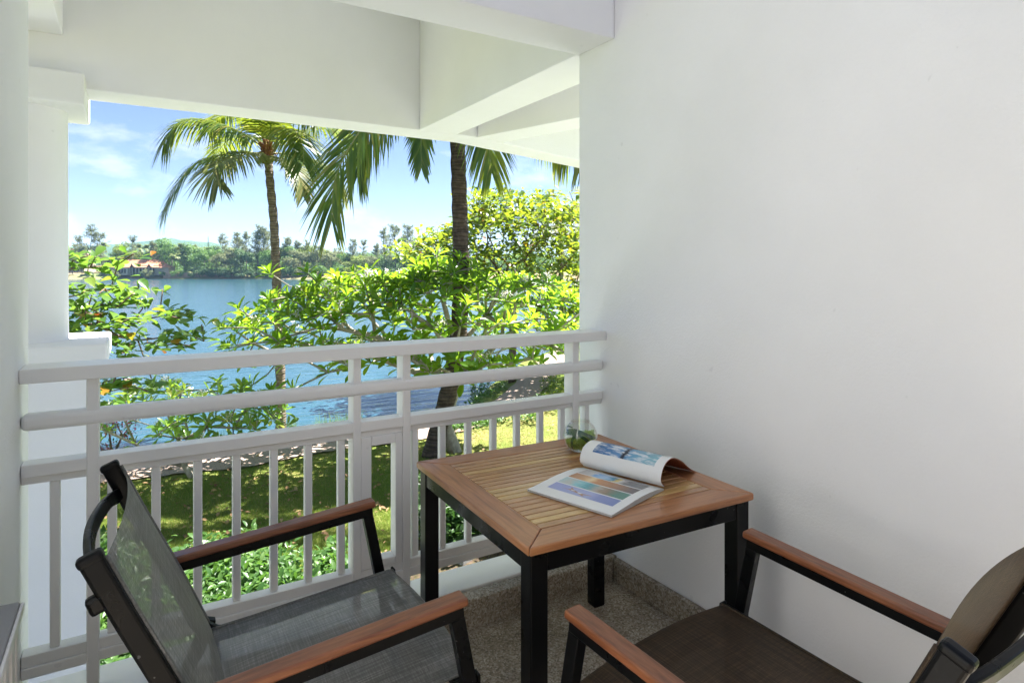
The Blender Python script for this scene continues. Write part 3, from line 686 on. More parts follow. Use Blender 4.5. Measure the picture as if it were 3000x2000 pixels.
def join_mats(name, VF, mats):
    V0, F0 = VF; A = np.array([np.array(m_) for m_ in mats]); Vh = np.concatenate([V0, np.ones((len(V0), 1))], 1)
    V = np.einsum('kij,nj->kni', A, Vh)[:, :, :3].reshape(-1, 3)
    F = (F0[None]+(np.arange(len(mats))*len(V0))[:, None, None]).reshape(-1, F0.shape[1])
    return mesh_np(name, V, F, True)
def in_frame(p):
    u, v, t = proj(p); return t > 0 and 195 < u < 1698 and 290 < v < 1900
def place_leaves(parent, VF, mat, mats, limit=300, name='leaf', rest='foliage'):
    """largest in view as objects of their own, the others as one mesh; mats are world matrices, parent unrotated"""
    off = Matrix.Translation(-Vector(parent.location)); me = mesh_np(name, VF[0], VF[1], True); me.materials.append(mat)
    key = []
    for i, m_ in enumerate(mats):
        p = m_.to_translation(); u, v, t = proj(p); key.append((-(m_.to_scale().y/t) if in_frame(p) else 1.0, i))
    key.sort(); chosen = [i for k, i in key[:limit] if k < 0]; cs = set(chosen)
    for i in chosen:
        o = bpy.data.objects.new(name, me); C.objects.link(o); o.parent = parent; o.matrix_local = off@mats[i]
    rm = [off@mats[i] for i in range(len(mats)) if i not in cs]
    if rm:
        o = link(rest, join_mats(rest, VF, rm), mat, parent, (0, 0, 0)); o['kind'] = 'stuff'
def grow(base, trunk_top, tips, step=0.45, wig=0.10, pathw=0.45, lift=0.0, seed=0):
    rg = random.Random(seed); nodes = [Vector(base)]; par = [-1]; plen = [0.0]
    def add(p, j): nodes.append(Vector(p)); par.append(j); plen.append(plen[j]+(nodes[-1]-nodes[j]).length); return len(nodes)-1
    j = 0; tt = Vector(trunk_top); b = Vector(base); n = max(2, int((tt-b).length/step))
    for i in range(1, n+1): j = add(b+(tt-b)*(i/n)+Vector((rg.gauss(0, wig*0.3), rg.gauss(0, wig*0.3), 0)), j)
    tips = sorted([Vector(t) for t in tips], key=lambda t: (t-tt).length); ends = []
    start = n
    for t in tips:
        best = None; bc = 1e9
        for i in range(start, len(nodes)):
            q = nodes[i]; d = (t-q).length
            back = (q-tt).length > (t-tt).length+0.05
            c = d+pathw*plen[i]+(2.0 if back else 0)
            if c < bc: bc = c; best = i
        q = nodes[best]; d = (t-q).length; m_ = max(1, int(d/step)); jj = best
        for i in range(1, m_+1):
            f = i/m_; p = q+(t-q)*f+Vector((0, 0, -lift*math.sin(math.pi*f)*d))
            if i < m_: p += Vector((rg.gauss(0, wig), rg.gauss(0, wig), rg.gauss(0, wig*0.6)))*min(1, d)
            jj = add(p, jj)
        ends.append(jj)
    cnt = [0]*len(nodes)
    for e in ends:
        k = e
        while k >= 0: cnt[k] += 1; k = par[k]
    return nodes, par, cnt, ends
def skeleton_mesh(nodes, par, cnt, r0, rp=0.45, rmin=0.008, off=Vector((0, 0, 0)), n=6, trunk_nodes=0, trunk=None):
    mb = MB(); mt = MB(); child = {}
    for i, p in enumerate(par):
        if p >= 0: child.setdefault(p, []).append(i)
    rad = [max(rmin, r0*max(1, c)**rp) for c in cnt]
    for p, cs in child.items():
        cs.sort(key=lambda i: -cnt[i])
    done = set()
    for i in range(1, len(nodes)):
        p = par[i]
        first = child[p][0] == i
        if first and p > 0: continue                     # continued from a chain that starts lower
        chain = [p, i]; k = i
        while k in child: k = child[k][0]; chain.append(k)
        rr = [rad[c] for c in chain]; rr[0] = min(rr[0], rr[1]*1.3) if not (p == 0) else rr[0]
        mb.tube([nodes[c]-off for c in chain], rr, n)
    return mb
def tipdir(nodes, par, e):
    p = par[e]; d = nodes[e]-nodes[p]; return d.normalized() if d.length > 1e-5 else Vector((0, 0, 1))

def mat_bark(name, a, b, rings=0.0, scale=12):
    m = NM(name); v = m.coord('Object'); n = m.noise(v, scale, 6, 0.65)
    c = m.ramp(n, [(0.3, a), (0.7, b)])
    hgt = n
    if rings:
        wv = m.n('ShaderNodeTexWave', {'Vector': m.coord('Object', (0.15, 0.15, 1)), 'Scale': rings, 'Distortion': 9.0, 'Detail': 4.0, 'Detail Scale': 2.0}, wave_type='BANDS', bands_direction='Z').outputs['Fac']
        c = m.mix(m.ramp(wv, [(0.1, 0.55), (0.4, 0.0)]), c, [x*0.5 for x in a]); hgt = m.math('ADD', n, wv)
    return m.done(m.pbr(c, 0.85, m.bump(hgt, 0.6, 0.03), spec=0.2))
M['bark_grey'] = mat_bark('frangipani_bark', (0.22, 0.19, 0.155), (0.46, 0.42, 0.36), 0, 9)
M['bark_brown'] = mat_bark('almond_bark', (0.10, 0.07, 0.05), (0.24, 0.17, 0.12), 0, 10)
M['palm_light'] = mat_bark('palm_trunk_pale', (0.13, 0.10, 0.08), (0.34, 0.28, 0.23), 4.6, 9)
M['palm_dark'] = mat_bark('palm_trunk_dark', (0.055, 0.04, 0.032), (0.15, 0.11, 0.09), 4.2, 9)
M['frangi'] = mat_leaf('frangipani_leaf', [(0, (0.04, 0.115, 0.015)), (0.5, (0.075, 0.185, 0.02)), (0.85, (0.12, 0.245, 0.026)), (0.97, (0.18, 0.28, 0.035)), (1.0, (0.34, 0.28, 0.03))], (0.50, 0.76, 0.03), 0.58, 0.27)
M['frangi_pale'] = mat_leaf('frangipani_pale_leaf', [(0, (0.08, 0.19, 0.03)), (0.5, (0.13, 0.27, 0.04)), (0.9, (0.19, 0.34, 0.055)), (1.0, (0.36, 0.36, 0.06))], (0.55, 0.80, 0.06), 0.5, 0.28)  # paler, brighter copy of the frangipani leaf colours
M['almond'] = mat_leaf('almond_leaf', [(0, (0.055, 0.135, 0.03)), (0.4, (0.105, 0.20, 0.038)), (0.8, (0.165, 0.265, 0.05)), (0.965, (0.17, 0.22, 0.035)), (0.975, (0.38, 0.14, 0.02)), (1.0, (0.42, 0.08, 0.015))], (0.34, 0.60, 0.05), 0.45, 0.28)
M['almond_y'] = mat_leaf('almond_leaf_yellow', [(0, (0.05, 0.12, 0.022)), (0.4, (0.09, 0.18, 0.026)), (0.8, (0.15, 0.235, 0.035)), (0.975, (0.17, 0.19, 0.03)), (0.985, (0.32, 0.12, 0.02)), (1.0, (0.35, 0.07, 0.015))], (0.50, 0.58, 0.02), 0.45, 0.28)  # yellower see-through tint than the other almond leaf
M['flower'] = mat_leaf('white_petal', [(0, (0.72, 0.70, 0.62)), (1, (0.80, 0.80, 0.76))], (0.85, 0.85, 0.75), 0.3, 0.5)
M['fheart'] = mat_plain('yellow_flower_heart', (0.75, 0.45, 0.05), 0.6)
M['ground_leaf'] = mat_leaf('ground_cover_leaf', [(0, (0.035, 0.095, 0.020)), (0.5, (0.06, 0.14, 0.028)), (1, (0.11, 0.20, 0.045))], (0.20, 0.42, 0.04), 0.4, 0.4)
M['hedge_leaf'] = mat_leaf('dark_hedge_leaf', [(0, (0.018, 0.055, 0.012)), (1, (0.045, 0.10, 0.020))], (0.10, 0.25, 0.03), 0.3, 0.4)
M['bract'] = mat_leaf('pink_bract', [(0, (0.55, 0.03, 0.12)), (0.6, (0.65, 0.06, 0.16)), (1, (0.62, 0.16, 0.10))], (0.9, 0.15, 0.25), 0.35, 0.6)
M['grass'] = mat_leaf('grass_blade', [(0, (0.11, 0.20, 0.03)), (0.6, (0.165, 0.255, 0.042)), (0.85, (0.26, 0.28, 0.07)), (1, (0.38, 0.32, 0.13))], (0.40, 0.52, 0.08), 0.38, 0.6, 0.25)
M['grass_dry'] = mat_leaf('dry_grass_blade', [(0, (0.22, 0.21, 0.06)), (0.4, (0.36, 0.29, 0.12)), (1, (0.50, 0.36, 0.18))], (0.40, 0.32, 0.10), 0.3, 0.7)

# ------------------------------------------------------------------ frangipani trees
def flower_cluster(parent, p, n, size, rg):
    """white five-petalled flowers with yellow hearts; one part per cluster"""
    mb = MB(); hb = MB(); q0 = Vector(p)-Vector(parent.location)
    for i in range(n):
        c = Vector((rg.gauss(0, 1), rg.gauss(0, 1), rg.gauss(0.3, 0.8))).normalized()*size*rg.uniform(0.5, 1.3)
        up = (c.normalized()+Vector((0, 0, 0.5))+Vector((-0.4, -0.7, 0))*0.6).normalized(); x = up.cross(Vector((0.3, 0.2, 1))).normalized(); y = up.cross(x)
        r = size*rg.uniform(0.65, 0.9)
        for k in range(5):
            a = 2*math.pi*k/5; d = x*math.cos(a)+y*math.sin(a); e = x*math.cos(a+0.9)+y*math.sin(a+0.9)
            mb.add([q0+c, q0+c+d*r*0.55+e*r*0.12+up*r*0.15, q0+c+d*r+e*r*0.35+up*r*0.22, q0+c+d*r*0.5+e*r*0.55+up*r*0.12], [(0, 1, 2, 3)])
        hb.tube([q0+c+up*r*0.02, q0+c+up*r*0.10], [r*0.16, r*0.08], 5)
    o = mb.build('flower_cluster', M['flower'], parent); hb.build('flower_heart', M['fheart'], o, loc=(0, 0, 0))
def frangipani(name, label, base, top, tips, nl, ll, r0, seed, nflow, limit, rmin=0.012, lm_=None):
    rg = random.Random(seed); th = thing(name, label, 'tree', base)
    nodes, par, cnt, ends = grow(base, top, tips, 0.38, 0.10, 0.42, 0.06, seed)
    skeleton_mesh(nodes, par, cnt, r0, 0.42, rmin, Vector(base), 7).build('trunk', M['bark_grey'], th, smooth=True, loc=(0, 0, 0))
    mats = []
    for e in ends:
        p = nodes[e]; ax = (tipdir(nodes, par, e)*0.6+Vector((0, 0, 0.75))).normalized()
        x = ax.cross(Vector((0.2, 1, 0.1))).normalized(); y = ax.cross(x); n = rg.randint(nl-3, nl+3); a0 = rg.uniform(0, 6.28)
        for i in range(n):
            f = i/n; a = a0+i*2.4; el = R(8+68*f+rg.uniform(-10, 10)); d = (x*math.cos(a)+y*math.sin(a))*math.cos(el)+ax*math.sin(el)
            s_ = ll*(1.0-0.42*f)*rg.uniform(0.8, 1.15); mats.append(frame(p-ax*0.05*(1-f), d, ax, s_))
    place_leaves(th, FR, lm_ or M['frangi'], mats, limit)
    vis = [e for e in ends if in_frame(nodes[e])]; rg.shuffle(vis)
    for e in vis[:nflow]: flower_cluster(th, nodes[e]+Vector((0, 0, 0.10*ll/0.3)), rg.randint(5, 9), 0.066*ll/0.3, rg)
    return th
def dome_tips(n, cen, rl, rd, rz_up, rz_dn, seed, inner=0.35, mind=0.28, bumpy=0.0):
    rg = random.Random(seed); out = []; tries = 0
    while len(out) < n and tries < n*60:
        tries += 1
        a = rg.uniform(0, 6.283); r = math.sqrt(rg.random()); zc = math.sqrt(max(0, 1-r*r))
        if rg.random() < inner: z = rg.uniform(-0.9, 0.85)*zc; z = z*rz_up if z > 0 else z*rz_dn
        else: z = rz_up*zc*rg.uniform(0.72, 1.0)*(1.0+bumpy*(0.6*math.sin(3.1*r*math.cos(a)*rl/1.6+1.0)+0.5*math.sin(5.3*r*math.cos(a)*rl/1.6+r*math.sin(a)*3)))
        p = Vector(cen)+RT*(rl*r*math.cos(a))+FW*(rd*r*math.sin(a))+UP*z
        if all((p-q).length > mind for q in out): out.append(p)
    return out
fb_ = ptz(1335, 1322, GZ); fb_.z = gz(fb_.x, fb_.y)-0.05; T0 = 12.9
tips = dome_tips(350, pt(1250, 980, T0), 3.85, 1.9, 1.45, 1.0, 5, 0.42, 0.17, 0.16)
tips += [pt(u, v, t) for u, v, t in ((655, 960, 11.8), (668, 1020, 12.2), (700, 905, 12.4), (735, 1130, 12.0), (790, 800, 12.6), (800, 1150, 11.6), (860, 1140, 12.0), (900, 800, 12.4), (960, 1090, 12.2), (690, 1010, 11.5), (745, 960, 12.0), (720, 1060, 12.4))]
frangipani('frangipani_tree', 'wide frangipani tree with glossy leaves and white flowers, centre of the view', fb_, fb_+Vector((-0.15, 0.1, 0.55)), tips, 11, 0.375, 0.0125, 3, 50, 300, 0.013)
sb_ = ptz(565, 1400, GZ); sb_.z = gz(sb_.x, sb_.y)-0.05
tips = dome_tips(95, pt(560, 1245, 11.3), 1.75, 1.2, 0.80, 0.38, 8, 0.4, 0.15)
frangipani('frangipani_tree', 'small low frangipani with white flowers, behind the left bays of the balustrade', sb_, sb_+Vector((-0.12, 0.05, 0.28)), tips, 9, 0.27, 0.008, 4, 34, 300, 0.008, M['frangi_pale'])

# ------------------------------------------------------------------ sea almond trees
def almond(label, base, top, tips, ll, per, mat, seed, limit, r0=0.012, group=None, tw=0.35, depth=4):
    rg = random.Random(seed); th = thing('almond_tree', label, 'tree', base)
    nodes, par, cnt, ends = grow(base, top, tips, 0.5, 0.07, 0.30, 0.02, seed)
    skeleton_mesh(nodes, par, cnt, r0, 0.5, 0.010, Vector(base), 6).build('trunk', M['bark_brown'], th, smooth=True, loc=(0, 0, 0))
    mats = []; leafy = set()
    for e in ends:
        k = e; n = 0
        while k > 0 and n < depth and cnt[k] < 5: leafy.add(k); k = par[k]; n += 1
    for k in leafy:
        p = nodes[k]; pp = nodes[par[k]]; ax = (p-pp).normalized()
        for j in range(per):
            f = rg.random(); q = pp+(p-pp)*f+Vector((rg.gauss(0, tw), rg.gauss(0, tw), rg.gauss(0, tw*0.35)))*0.35
            a = rg.uniform(0, 6.283); el = rg.gauss(0.25, 0.35); d = Vector((math.cos(a)*math.cos(el), math.sin(a)*math.cos(el), math.sin(el)))+ax*0.5
            upv = Vector((rg.gauss(0, 0.3), rg.gauss(0, 0.3), 1)); mats.append(frame(q, d, upv, ll*rg.uniform(0.65, 1.15)))
    place_leaves(th, AL, mat, mats, limit); return th
# left one: boughs reaching in from behind the column
lb = pt(20, 900, 9.8); lb.z = gz(lb.x, lb.y)-0.05
def bough(pts, n, sp, seed, dep=0.25):
    rg = random.Random(seed); P = spline(pts, 24); out = []
    for i in range(n):
        f = (i+rg.random())/n; p = P[int(f*(len(P)-1))]; out.append(p+RT*rg.gauss(0, sp)+UP*rg.gauss(0, sp*0.55)+FW*rg.gauss(0, dep))
    return out
tl = []
for pts, n, sp in (([(190, 800, 9.2), (260, 770, 9.0), (345, 745, 8.9)], 12, 0.09), ([(190, 870, 9.4), (300, 850, 9.2), (455, 852, 9.0)], 14, 0.09),
                   ([(190, 930, 9.3), (280, 900, 9.2), (400, 905, 9.1)], 24, 0.16), ([(200, 960, 9.0), (330, 950, 9.0), (450, 925, 8.9), (585, 938, 8.8)], 24, 0.08),
                   ([(240, 985, 9.2), (380, 985, 9.0), (480, 1000, 8.9), (590, 1015, 8.8)], 22, 0.07), ([(320, 1000, 8.9), (410, 1035, 8.8)], 6, 0.05),
                   ([(230, 1120, 8.9), (350, 1120, 8.8), (475, 1130, 8.7)], 13, 0.05), ([(230, 1160, 8.9), (300, 1165, 8.8), (350, 1155, 8.8)], 5, 0.04)):
    tl += bough([pt(*p) for p in pts], n, sp, len(tl))
almond('sea almond boughs with broad green and orange leaves reaching in from behind the column', lb, lb+Vector((0.0, 0.1, 1.9)), tl, 0.21, 9, M['almond'], 21, 300, 0.0035, None, 0.35, 2)
# right one: tiered crown behind the dark palm trunk
rb = ptz(1500, 1105, GZ); rb.z = gz(rb.x, rb.y)-0.05; TR = 22.0
tr_ = []
rg = random.Random(5)
for (u0, u1, v0, v1, n) in ((1385, 1500, 555, 640, 28), (1480, 1690, 560, 650, 34), (1240, 1330, 660, 720, 10), (1330, 1700, 640, 720, 60), (1170, 1420, 705, 790, 46), (1400, 1720, 710, 800, 70), (1340, 1760, 790, 900, 70), (1560, 1760, 880, 980, 24), (1700, 2050, 600, 900, 50)):
    for k in range(int(n*1.5)):
        u = rg.uniform(u0, u1); f = (u-u0)/(u1-u0); v = rg.uniform(v0, v1); tr_.append(pt(u, v, TR+rg.gauss(0, 1.3)))
almond('tall sea almond tree with tiered yellow-green crown, behind the dark palm trunk', rb, rb+Vector((0.1, 0.1, 3.0)), tr_, 0.26, 19, M['almond_y'], 33, 300, 0.0055, None, 0.85)
# ------------------------------------------------------------------ palms
M['frond'] = mat_leaf('palm_leaflet', [(0, (0.045, 0.105, 0.018)), (0.6, (0.085, 0.165, 0.026)), (0.88, (0.17, 0.21, 0.035)), (1, (0.34, 0.29, 0.08))], (0.48, 0.54, 0.03), 0.46, 0.33)
M['frond_y'] = mat_leaf('palm_leaflet_pale', [(0, (0.07, 0.11, 0.025)), (0.5, (0.14, 0.17, 0.045)), (1, (0.32, 0.29, 0.10))], (0.55, 0.55, 0.12), 0.40, 0.35)
M['rachis'] = mat_plain('palm_rachis', (0.22, 0.22, 0.06), 0.5)
M['fibre'] = mat_plain('palm_fibre', (0.20, 0.10, 0.045), 0.9, 0.1, 0.4, 20, 0.5)
def frond_mesh(path, L, pairs, side0, droop=0.6, wid=0.030, seed=0, bare=0.12, torn=0.08, fwd=0.45):
    """rachis through path; two rows of drooping leaflets (world or local coordinates as given)"""
    rg = random.Random(seed); P = spline(path, 36); m_ = len(P); cum = [0]
    for i in range(1, m_): cum.append(cum[-1]+(P[i]-P[i-1]).length)
    tot = cum[-1]; V = []; F = []; rmb = MB()
    rmb.tube(P, [0.026*(1-0.9*i/(m_-1))*max(0.5, L) for i in range(m_)], 5)
    def at(f):
        s_ = f*tot; k = min(m_-2, max(0, next((i for i in range(m_-1) if cum[i+1] >= s_), m_-2)))
        g = (s_-cum[k])/max(1e-6, cum[k+1]-cum[k]); return P[k]+(P[k+1]-P[k])*g, (P[k+1]-P[k]).normalized()
    for s_ in (-1, 1):
        for k in range(pairs):
            f = bare+(1-bare)*(k+0.5*rg.random())/pairs
            if rg.random() < torn: continue
            p, d = at(f); sd_ = Vector(side0); sd_ = (sd_-d*sd_.dot(d)).normalized(); nrm_ = sd_.cross(d).normalized()
            if nrm_.z < 0: nrm_ = -nrm_
            ln = L*(0.35+0.65*math.sin(math.pi*min(1, 0.18+0.72*f)))*rg.uniform(0.88, 1.1)*(1 if f < 0.9 else 1-2.2*(f-0.9))
            dr = (sd_*s_*(1-fwd*f)+d*(fwd+0.35*f)+nrm_*0.25*(1-f)+Vector((rg.gauss(0, .05), rg.gauss(0, .05), rg.gauss(0, .05)))).normalized()
            wv = dr.cross(nrm_).normalized(); ww = wid*rg.uniform(0.8, 1.2); n0 = len(V); g0 = droop*rg.uniform(0.7, 1.25)
            for j, (q, h) in enumerate(((0, 0.45), (0.33, 1.0), (0.68, 0.75), (1.0, 0.05))):
                c = p+dr*(ln*q)+Vector((0, 0, -g0*ln*q*q)); x = wv*(ww*h/2); V += [c-x, c+x]
            for j in range(3): F.append((n0+2*j, n0+2*j+1, n0+2*j+3, n0+2*j+2))
    return (V, F), rmb
def add_frond(th, path, L, pairs, side, droop, wid, seed, mat, torn=0.06, fwd=0.45, bare=0.12):
    off = Vector(th.location); (V, F), rmb = frond_mesh([Vector(p)-off for p in path], L, pairs, side, droop, wid, seed, bare, torn, fwd)
    o = link('frond', mesh_np('frond', V, np.array(F), True), mat, th, (0, 0, 0)); rmb.build('rachis', M['rachis'], o, smooth=True, loc=(0, 0, 0)); return o
def arc_path(c, az, el, ln, sag):
    d = Vector((math.cos(az)*math.cos(el), math.sin(az)*math.cos(el), math.sin(el))); out = []
    for q in (0, 0.25, 0.5, 0.75, 1.0):
        out.append(Vector(c)+d*(ln*q)+Vector((0, 0, -sag*ln*q*q)))
    return out
def palm(label, trunk, rad, mat, name='coconut_palm'):
    base = trunk[0]; th = thing(name, label, 'palm tree', base); off = Vector(base)
    P = spline([Vector(p)-off for p in trunk], 60); n = len(P)
    rr = [rad[0]+(rad[1]-rad[0])*(i/(n-1))+0.010*math.sin(i*2.1)+(0.10*rad[0]*max(0, 1-i/5)) for i in range(n)]
    MB().tube(P, rr, 14).build('trunk', mat, th, smooth=True, loc=(0, 0, 0)); return th
PR1 = 15.6
tk = [ptz(823, 1262, gz(*ptz(823, 1262, -2.5).xy[:]))]; tk[0].z -= 0.05
t1 = tk[0]; d1 = (t1-CAM).dot(FW)
trunk1 = [t1]+[pt(u, v, d1) for u, v in ((822, 1130), (817, 960), (809, 800), (803, 660), (790, 520), (785, 455))]
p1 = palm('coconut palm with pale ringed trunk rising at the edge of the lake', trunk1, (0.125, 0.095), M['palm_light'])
c1 = pt(784, 448, d1)
def crown_base(th, c, base, k, seed):
    rg = random.Random(seed); mb = MB(); o0 = Vector(c)-Vector(base)
    mb.lathe([(0.02, -0.36*k), (0.085*k, -0.30*k), (0.13*k, -0.10*k), (0.14*k, 0.06*k), (0.09*k, 0.25*k), (0.02, 0.42*k)], 12, o0)
    for i in range(34):
        a = i*2.399; z = rg.uniform(-0.32, 0.14)*k; r = 0.10*k; d = Vector((math.cos(a), math.sin(a), 0)); p = o0+d*r+UP*z
        mb.bar([p, p+d*0.06*k+UP*rg.uniform(0.06, 0.16)*k, p+d*rg.uniform(0.09, 0.17)*k+UP*rg.uniform(0.14, 0.30)*k], 0.055*k, 0.016*k, (-math.sin(a), math.cos(a), 0))
    mb.build('crown_fibre', M['fibre'], th, loc=(0, 0, 0))
    for i in range(7):
        a = rg.uniform(0, 6.28); p = o0+Vector((math.cos(a), math.sin(a), 0))*0.20*k+UP*rg.uniform(-0.22, -0.02)*k; r = 0.075*k
        MB().lathe([(0.002, -1.15*r), (0.6*r, -0.9*r), (r, -0.1*r), (0.85*r, 0.6*r), (0.3*r, 1.05*r), (0.002, 1.12*r)], 10, p).build('coconut', M['coconut'], th, smooth=True, loc=(0, 0, 0))
M['coconut'] = mat_plain('young_coconut', (0.22, 0.15, 0.04), 0.5, 0.4, 0.3, 10)
crown_base(p1, c1, t1, 1.0, 3)
def pf(*uvd): return [pt(u, v, d1+dd) for u, v, dd in uvd]
fr1 = [([(784, 440, 0), (700, 385, -0.2), (600, 352, -0.3), (520, 362, -0.4), (478, 425, -0.4)], 0.95, 0.75, 'frond'),
       ([(780, 450, 0), (690, 448, -0.5), (585, 475, -1.0), (515, 545, -1.3), (478, 618, -1.4)], 1.0, 0.45, 'frond'),
       ([(778, 446, 0), (720, 452, -0.8), (665, 466, -1.4), (625, 500, -1.8), (640, 545, -2.0)], 0.8, 0.55, 'frond_y'),
       ([(786, 440, 0), (750, 360, 0.5), (690, 330, 0.9), (640, 345, 1.2), (610, 385, 1.4)], 0.9, 0.6, 'frond'),
       ([(786, 440, 0), (775, 340, 0.3), (760, 270, 0.5), (740, 220, 0.6), (710, 200, 0.7)], 1.0, 0.4, 'frond'),
       ([(788, 438, 0), (800, 350, -0.5), (830, 300, -1.0), (880, 300, -1.4), (930, 345, -1.7)], 1.05, 0.6, 'frond'),
       ([(790, 440, 0), (830, 390, -0.6), (860, 380, -1.2), (885, 420, -1.6), (890, 480, -1.8)], 0.95, 0.55, 'frond'),
       ([(790, 448, 0), (850, 452, 0.4), (915, 470, 0.7), (975, 505, 0.9), (1010, 560, 1.0)], 0.9, 0.55, 'frond_y'),
       ([(790, 455, 0), (840, 470, -0.5), (870, 500, -0.8), (885, 540, -0.9), (888, 575, -0.9)], 0.6, 0.35, 'frond_y'),
       ([(790, 442, 0), (860, 400, 0.8), (930, 370, 1.4), (1000, 385, 1.8), (1050, 430, 2.1)], 0.95, 0.6, 'frond'),
       ([(784, 440, 0), (740, 400, 1.2), (690, 400, 2.0), (650, 430, 2.6), (630, 480, 2.9)], 0.9, 0.5, 'frond'),
       ([(788, 440, 0), (820, 330, 0.9), (870, 260, 1.6), (930, 240, 2.2), (990, 270, 2.6)], 1.0, 0.5, 'frond'),
       ([(784, 440, 0), (745, 320, -0.7), (690, 250, -1.2), (620, 230, -1.7), (560, 260, -2.1)], 1.0, 0.5, 'frond')]
for i, (uv, L_, dr, mt_) in enumerate(fr1):
    a = uv[0]; b = uv[-1]; pth = pf(*uv)
    sdv = UP.cross(pth[-1]-pth[0]); sdv = sdv*0.75+FW*0.15 if sdv.length else RT
    add_frond(p1, pth, L_, 84, sdv, dr, 0.046, 50+i, M[mt_])
# nearer palm: dark trunk, crown above the outer beam, fronds hanging into the view
t2 = ptz(1262, 1338, GZ); t2.z = gz(t2.x, t2.y)-0.05; d2_ = (t2-CAM).dot(FW)
trunk2 = [t2]+[pt(u, v, d2_) for u, v in ((1292, 1230), (1320, 1120), (1341, 990), (1350, 850), (1349, 700), (1345, 560), (1341, 430), (1334, 290), (1326, 160), (1318, 70))]
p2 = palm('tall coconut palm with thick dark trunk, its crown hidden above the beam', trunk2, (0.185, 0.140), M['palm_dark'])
def pf2(*uvd): return [pt(u, v, d2_+dd) for u, v, dd in uvd]
fr2 = [([(1318, 60, 0), (1180, 200, -0.9), (1060, 375, -1.6), (985, 515, -2.0), (970, 655, -2.1)], 1.12, 0.34, 'frond'),
       ([(1318, 60, 0), (1220, 190, -0.3), (1120, 325, -0.6), (1066, 430, -0.8), (1048, 515, -0.9)], 1.1, 0.34, 'frond'),
       ([(1318, 60, 0), (1250, 160, 0.4), (1190, 230, 0.7), (1160, 280, 0.9), (1145, 330, 0.9)], 0.9, 0.4, 'frond'),
       ([(1318, 60, 0), (1275, 190, -0.8), (1245, 330, -1.2), (1234, 420, -1.3), (1235, 488, -1.3)], 0.62, 0.30, 'frond'),
       ([(1322, 60, 0), (1390, 190, -0.6), (1420, 330, -0.9), (1432, 430, -1.0), (1440, 505, -1.0)], 0.95, 0.40, 'frond'),
       ([(1322, 60, 0), (1450, 170, 0.4), (1560, 290, 0.7), (1630, 390, 0.8), (1665, 470, 0.9)], 1.05, 0.45, 'frond'),
       ([(1322, 60, 0), (1480, 120, -0.8), (1620, 250, -1.5), (1700, 380, -1.8), (1720, 470, -1.9)], 1.05, 0.45, 'frond_y'),
       ([(1318, 50, 0), (1180, 0, 0.8), (1040, 40, 1.5), (930, 150, 2.0), (870, 260, 2.2)], 1.1, 0.4, 'frond'),
       ([(1320, 50, 0), (1330, -100, 0.6), (1350, -220, 1.0), (1400, -280, 1.3), (1460, -260, 1.6)], 1.1, 0.4, 'frond'),
       ([(1320, 50, 0), (1290, -80, -0.6), (1230, -160, -1.0), (1150, -170, -1.4), (1080, -100, -1.7)], 1.1, 0.4, 'frond'),
       ([(1322, 50, 0), (1450, -40, 0.5), (1600, -30, 1.0), (1720, 80, 1.4), (1800, 230, 1.6)], 1.1, 0.4, 'frond')]
for i, (uv, L_, dr, mt_) in enumerate(fr2):
    pth = pf2(*uv); sdv = UP.cross(pth[-1]-pth[0]); sdv = sdv.normalized()*0.55+RT*0.75*(1 if sdv.dot(RT) >= 0 else -1)
    add_frond(p2, pth, L_, 84, sdv, dr, 0.046, 80+i, M[mt_], 0.05, 0.62 if i < 5 else 0.5)
# small pale palms beyond the almond tree
def small_palm(label, u, v, t, ln, seed, mat):
    c = pt(u, v, t); base = Vector((c.x, c.y, gz(c.x, c.y))); rg = random.Random(seed)
    th = palm(label, [base, base*0.6+c*0.4+Vector((0.1, 0, 0)), c], (0.16, 0.12), M['palm_light'])
    crown_base(th, c, base, 1.3, seed)
    for k in range(15):
        az = k*2.399+rg.uniform(-.2, .2); el = R(rg.choice((-12, 5, 25, 45, 65))); pth = arc_path(c, az, el, ln*rg.uniform(0.85, 1.1), 0.45)
        add_frond(th, pth, ln*0.30, 30, UP.cross(pth[1]-pth[0]), 0.6, 0.05, seed*20+k, mat)
small_palm('pale coconut palm against the sky beyond the almond tree, beside the wall edge', 1640, 662, 36, 3.2, 3, M['frond_y'])
small_palm('dimmer coconut palm behind the pale one at the wall edge', 1712, 615, 48, 4.0, 4, M['frond_y'])

# ------------------------------------------------------------------ low planting
def scatter_plants(name, label, pts, per, hgt, ll, VF, mat, seed, cat=None, kind='stuff'):
    rg = random.Random(seed); mats = []
    for (x, y) in pts:
        z = gz(x, y)
        for k in range(per):
            p = (x+rg.gauss(0, 0.09), y+rg.gauss(0, 0.09), z+hgt*rg.uniform(0.15, 1.0)**0.8)
            a = rg.uniform(0, 6.283); el = rg.gauss(0.35, 0.45); d = (math.cos(a)*math.cos(el), math.sin(a)*math.cos(el), math.sin(el))
            mats.append(frame(p, d, (rg.gauss(0, .3), rg.gauss(0, .3), 1), ll*rg.uniform(0.6, 1.2)))
    o = link(name, join_mats(name, VF, mats), mat); tag(o, label, cat, None, kind); return o
rg = random.Random(77)
pts = []
def lawn_edge(u): return 1690 if u < 400 else (1650 if u < 700 else 1660)
for k in range(9000):
    u = rg.uniform(150, 1020); v = rg.uniform(1600, 2150); p = ptz(u, v, GZ)
    edge = 1665+45*math.sin(u*0.016)+25*math.sin(u*0.05)
    if v > edge and p.y > 3.0: pts.append((p.x, p.y))
pts = pts[:5200]
scatter_plants('ground_cover', 'bright leafy ground cover below the balustrade', pts, 4, 0.36, 0.115, SM, M['ground_leaf'], 5, 'plants')
pts = []
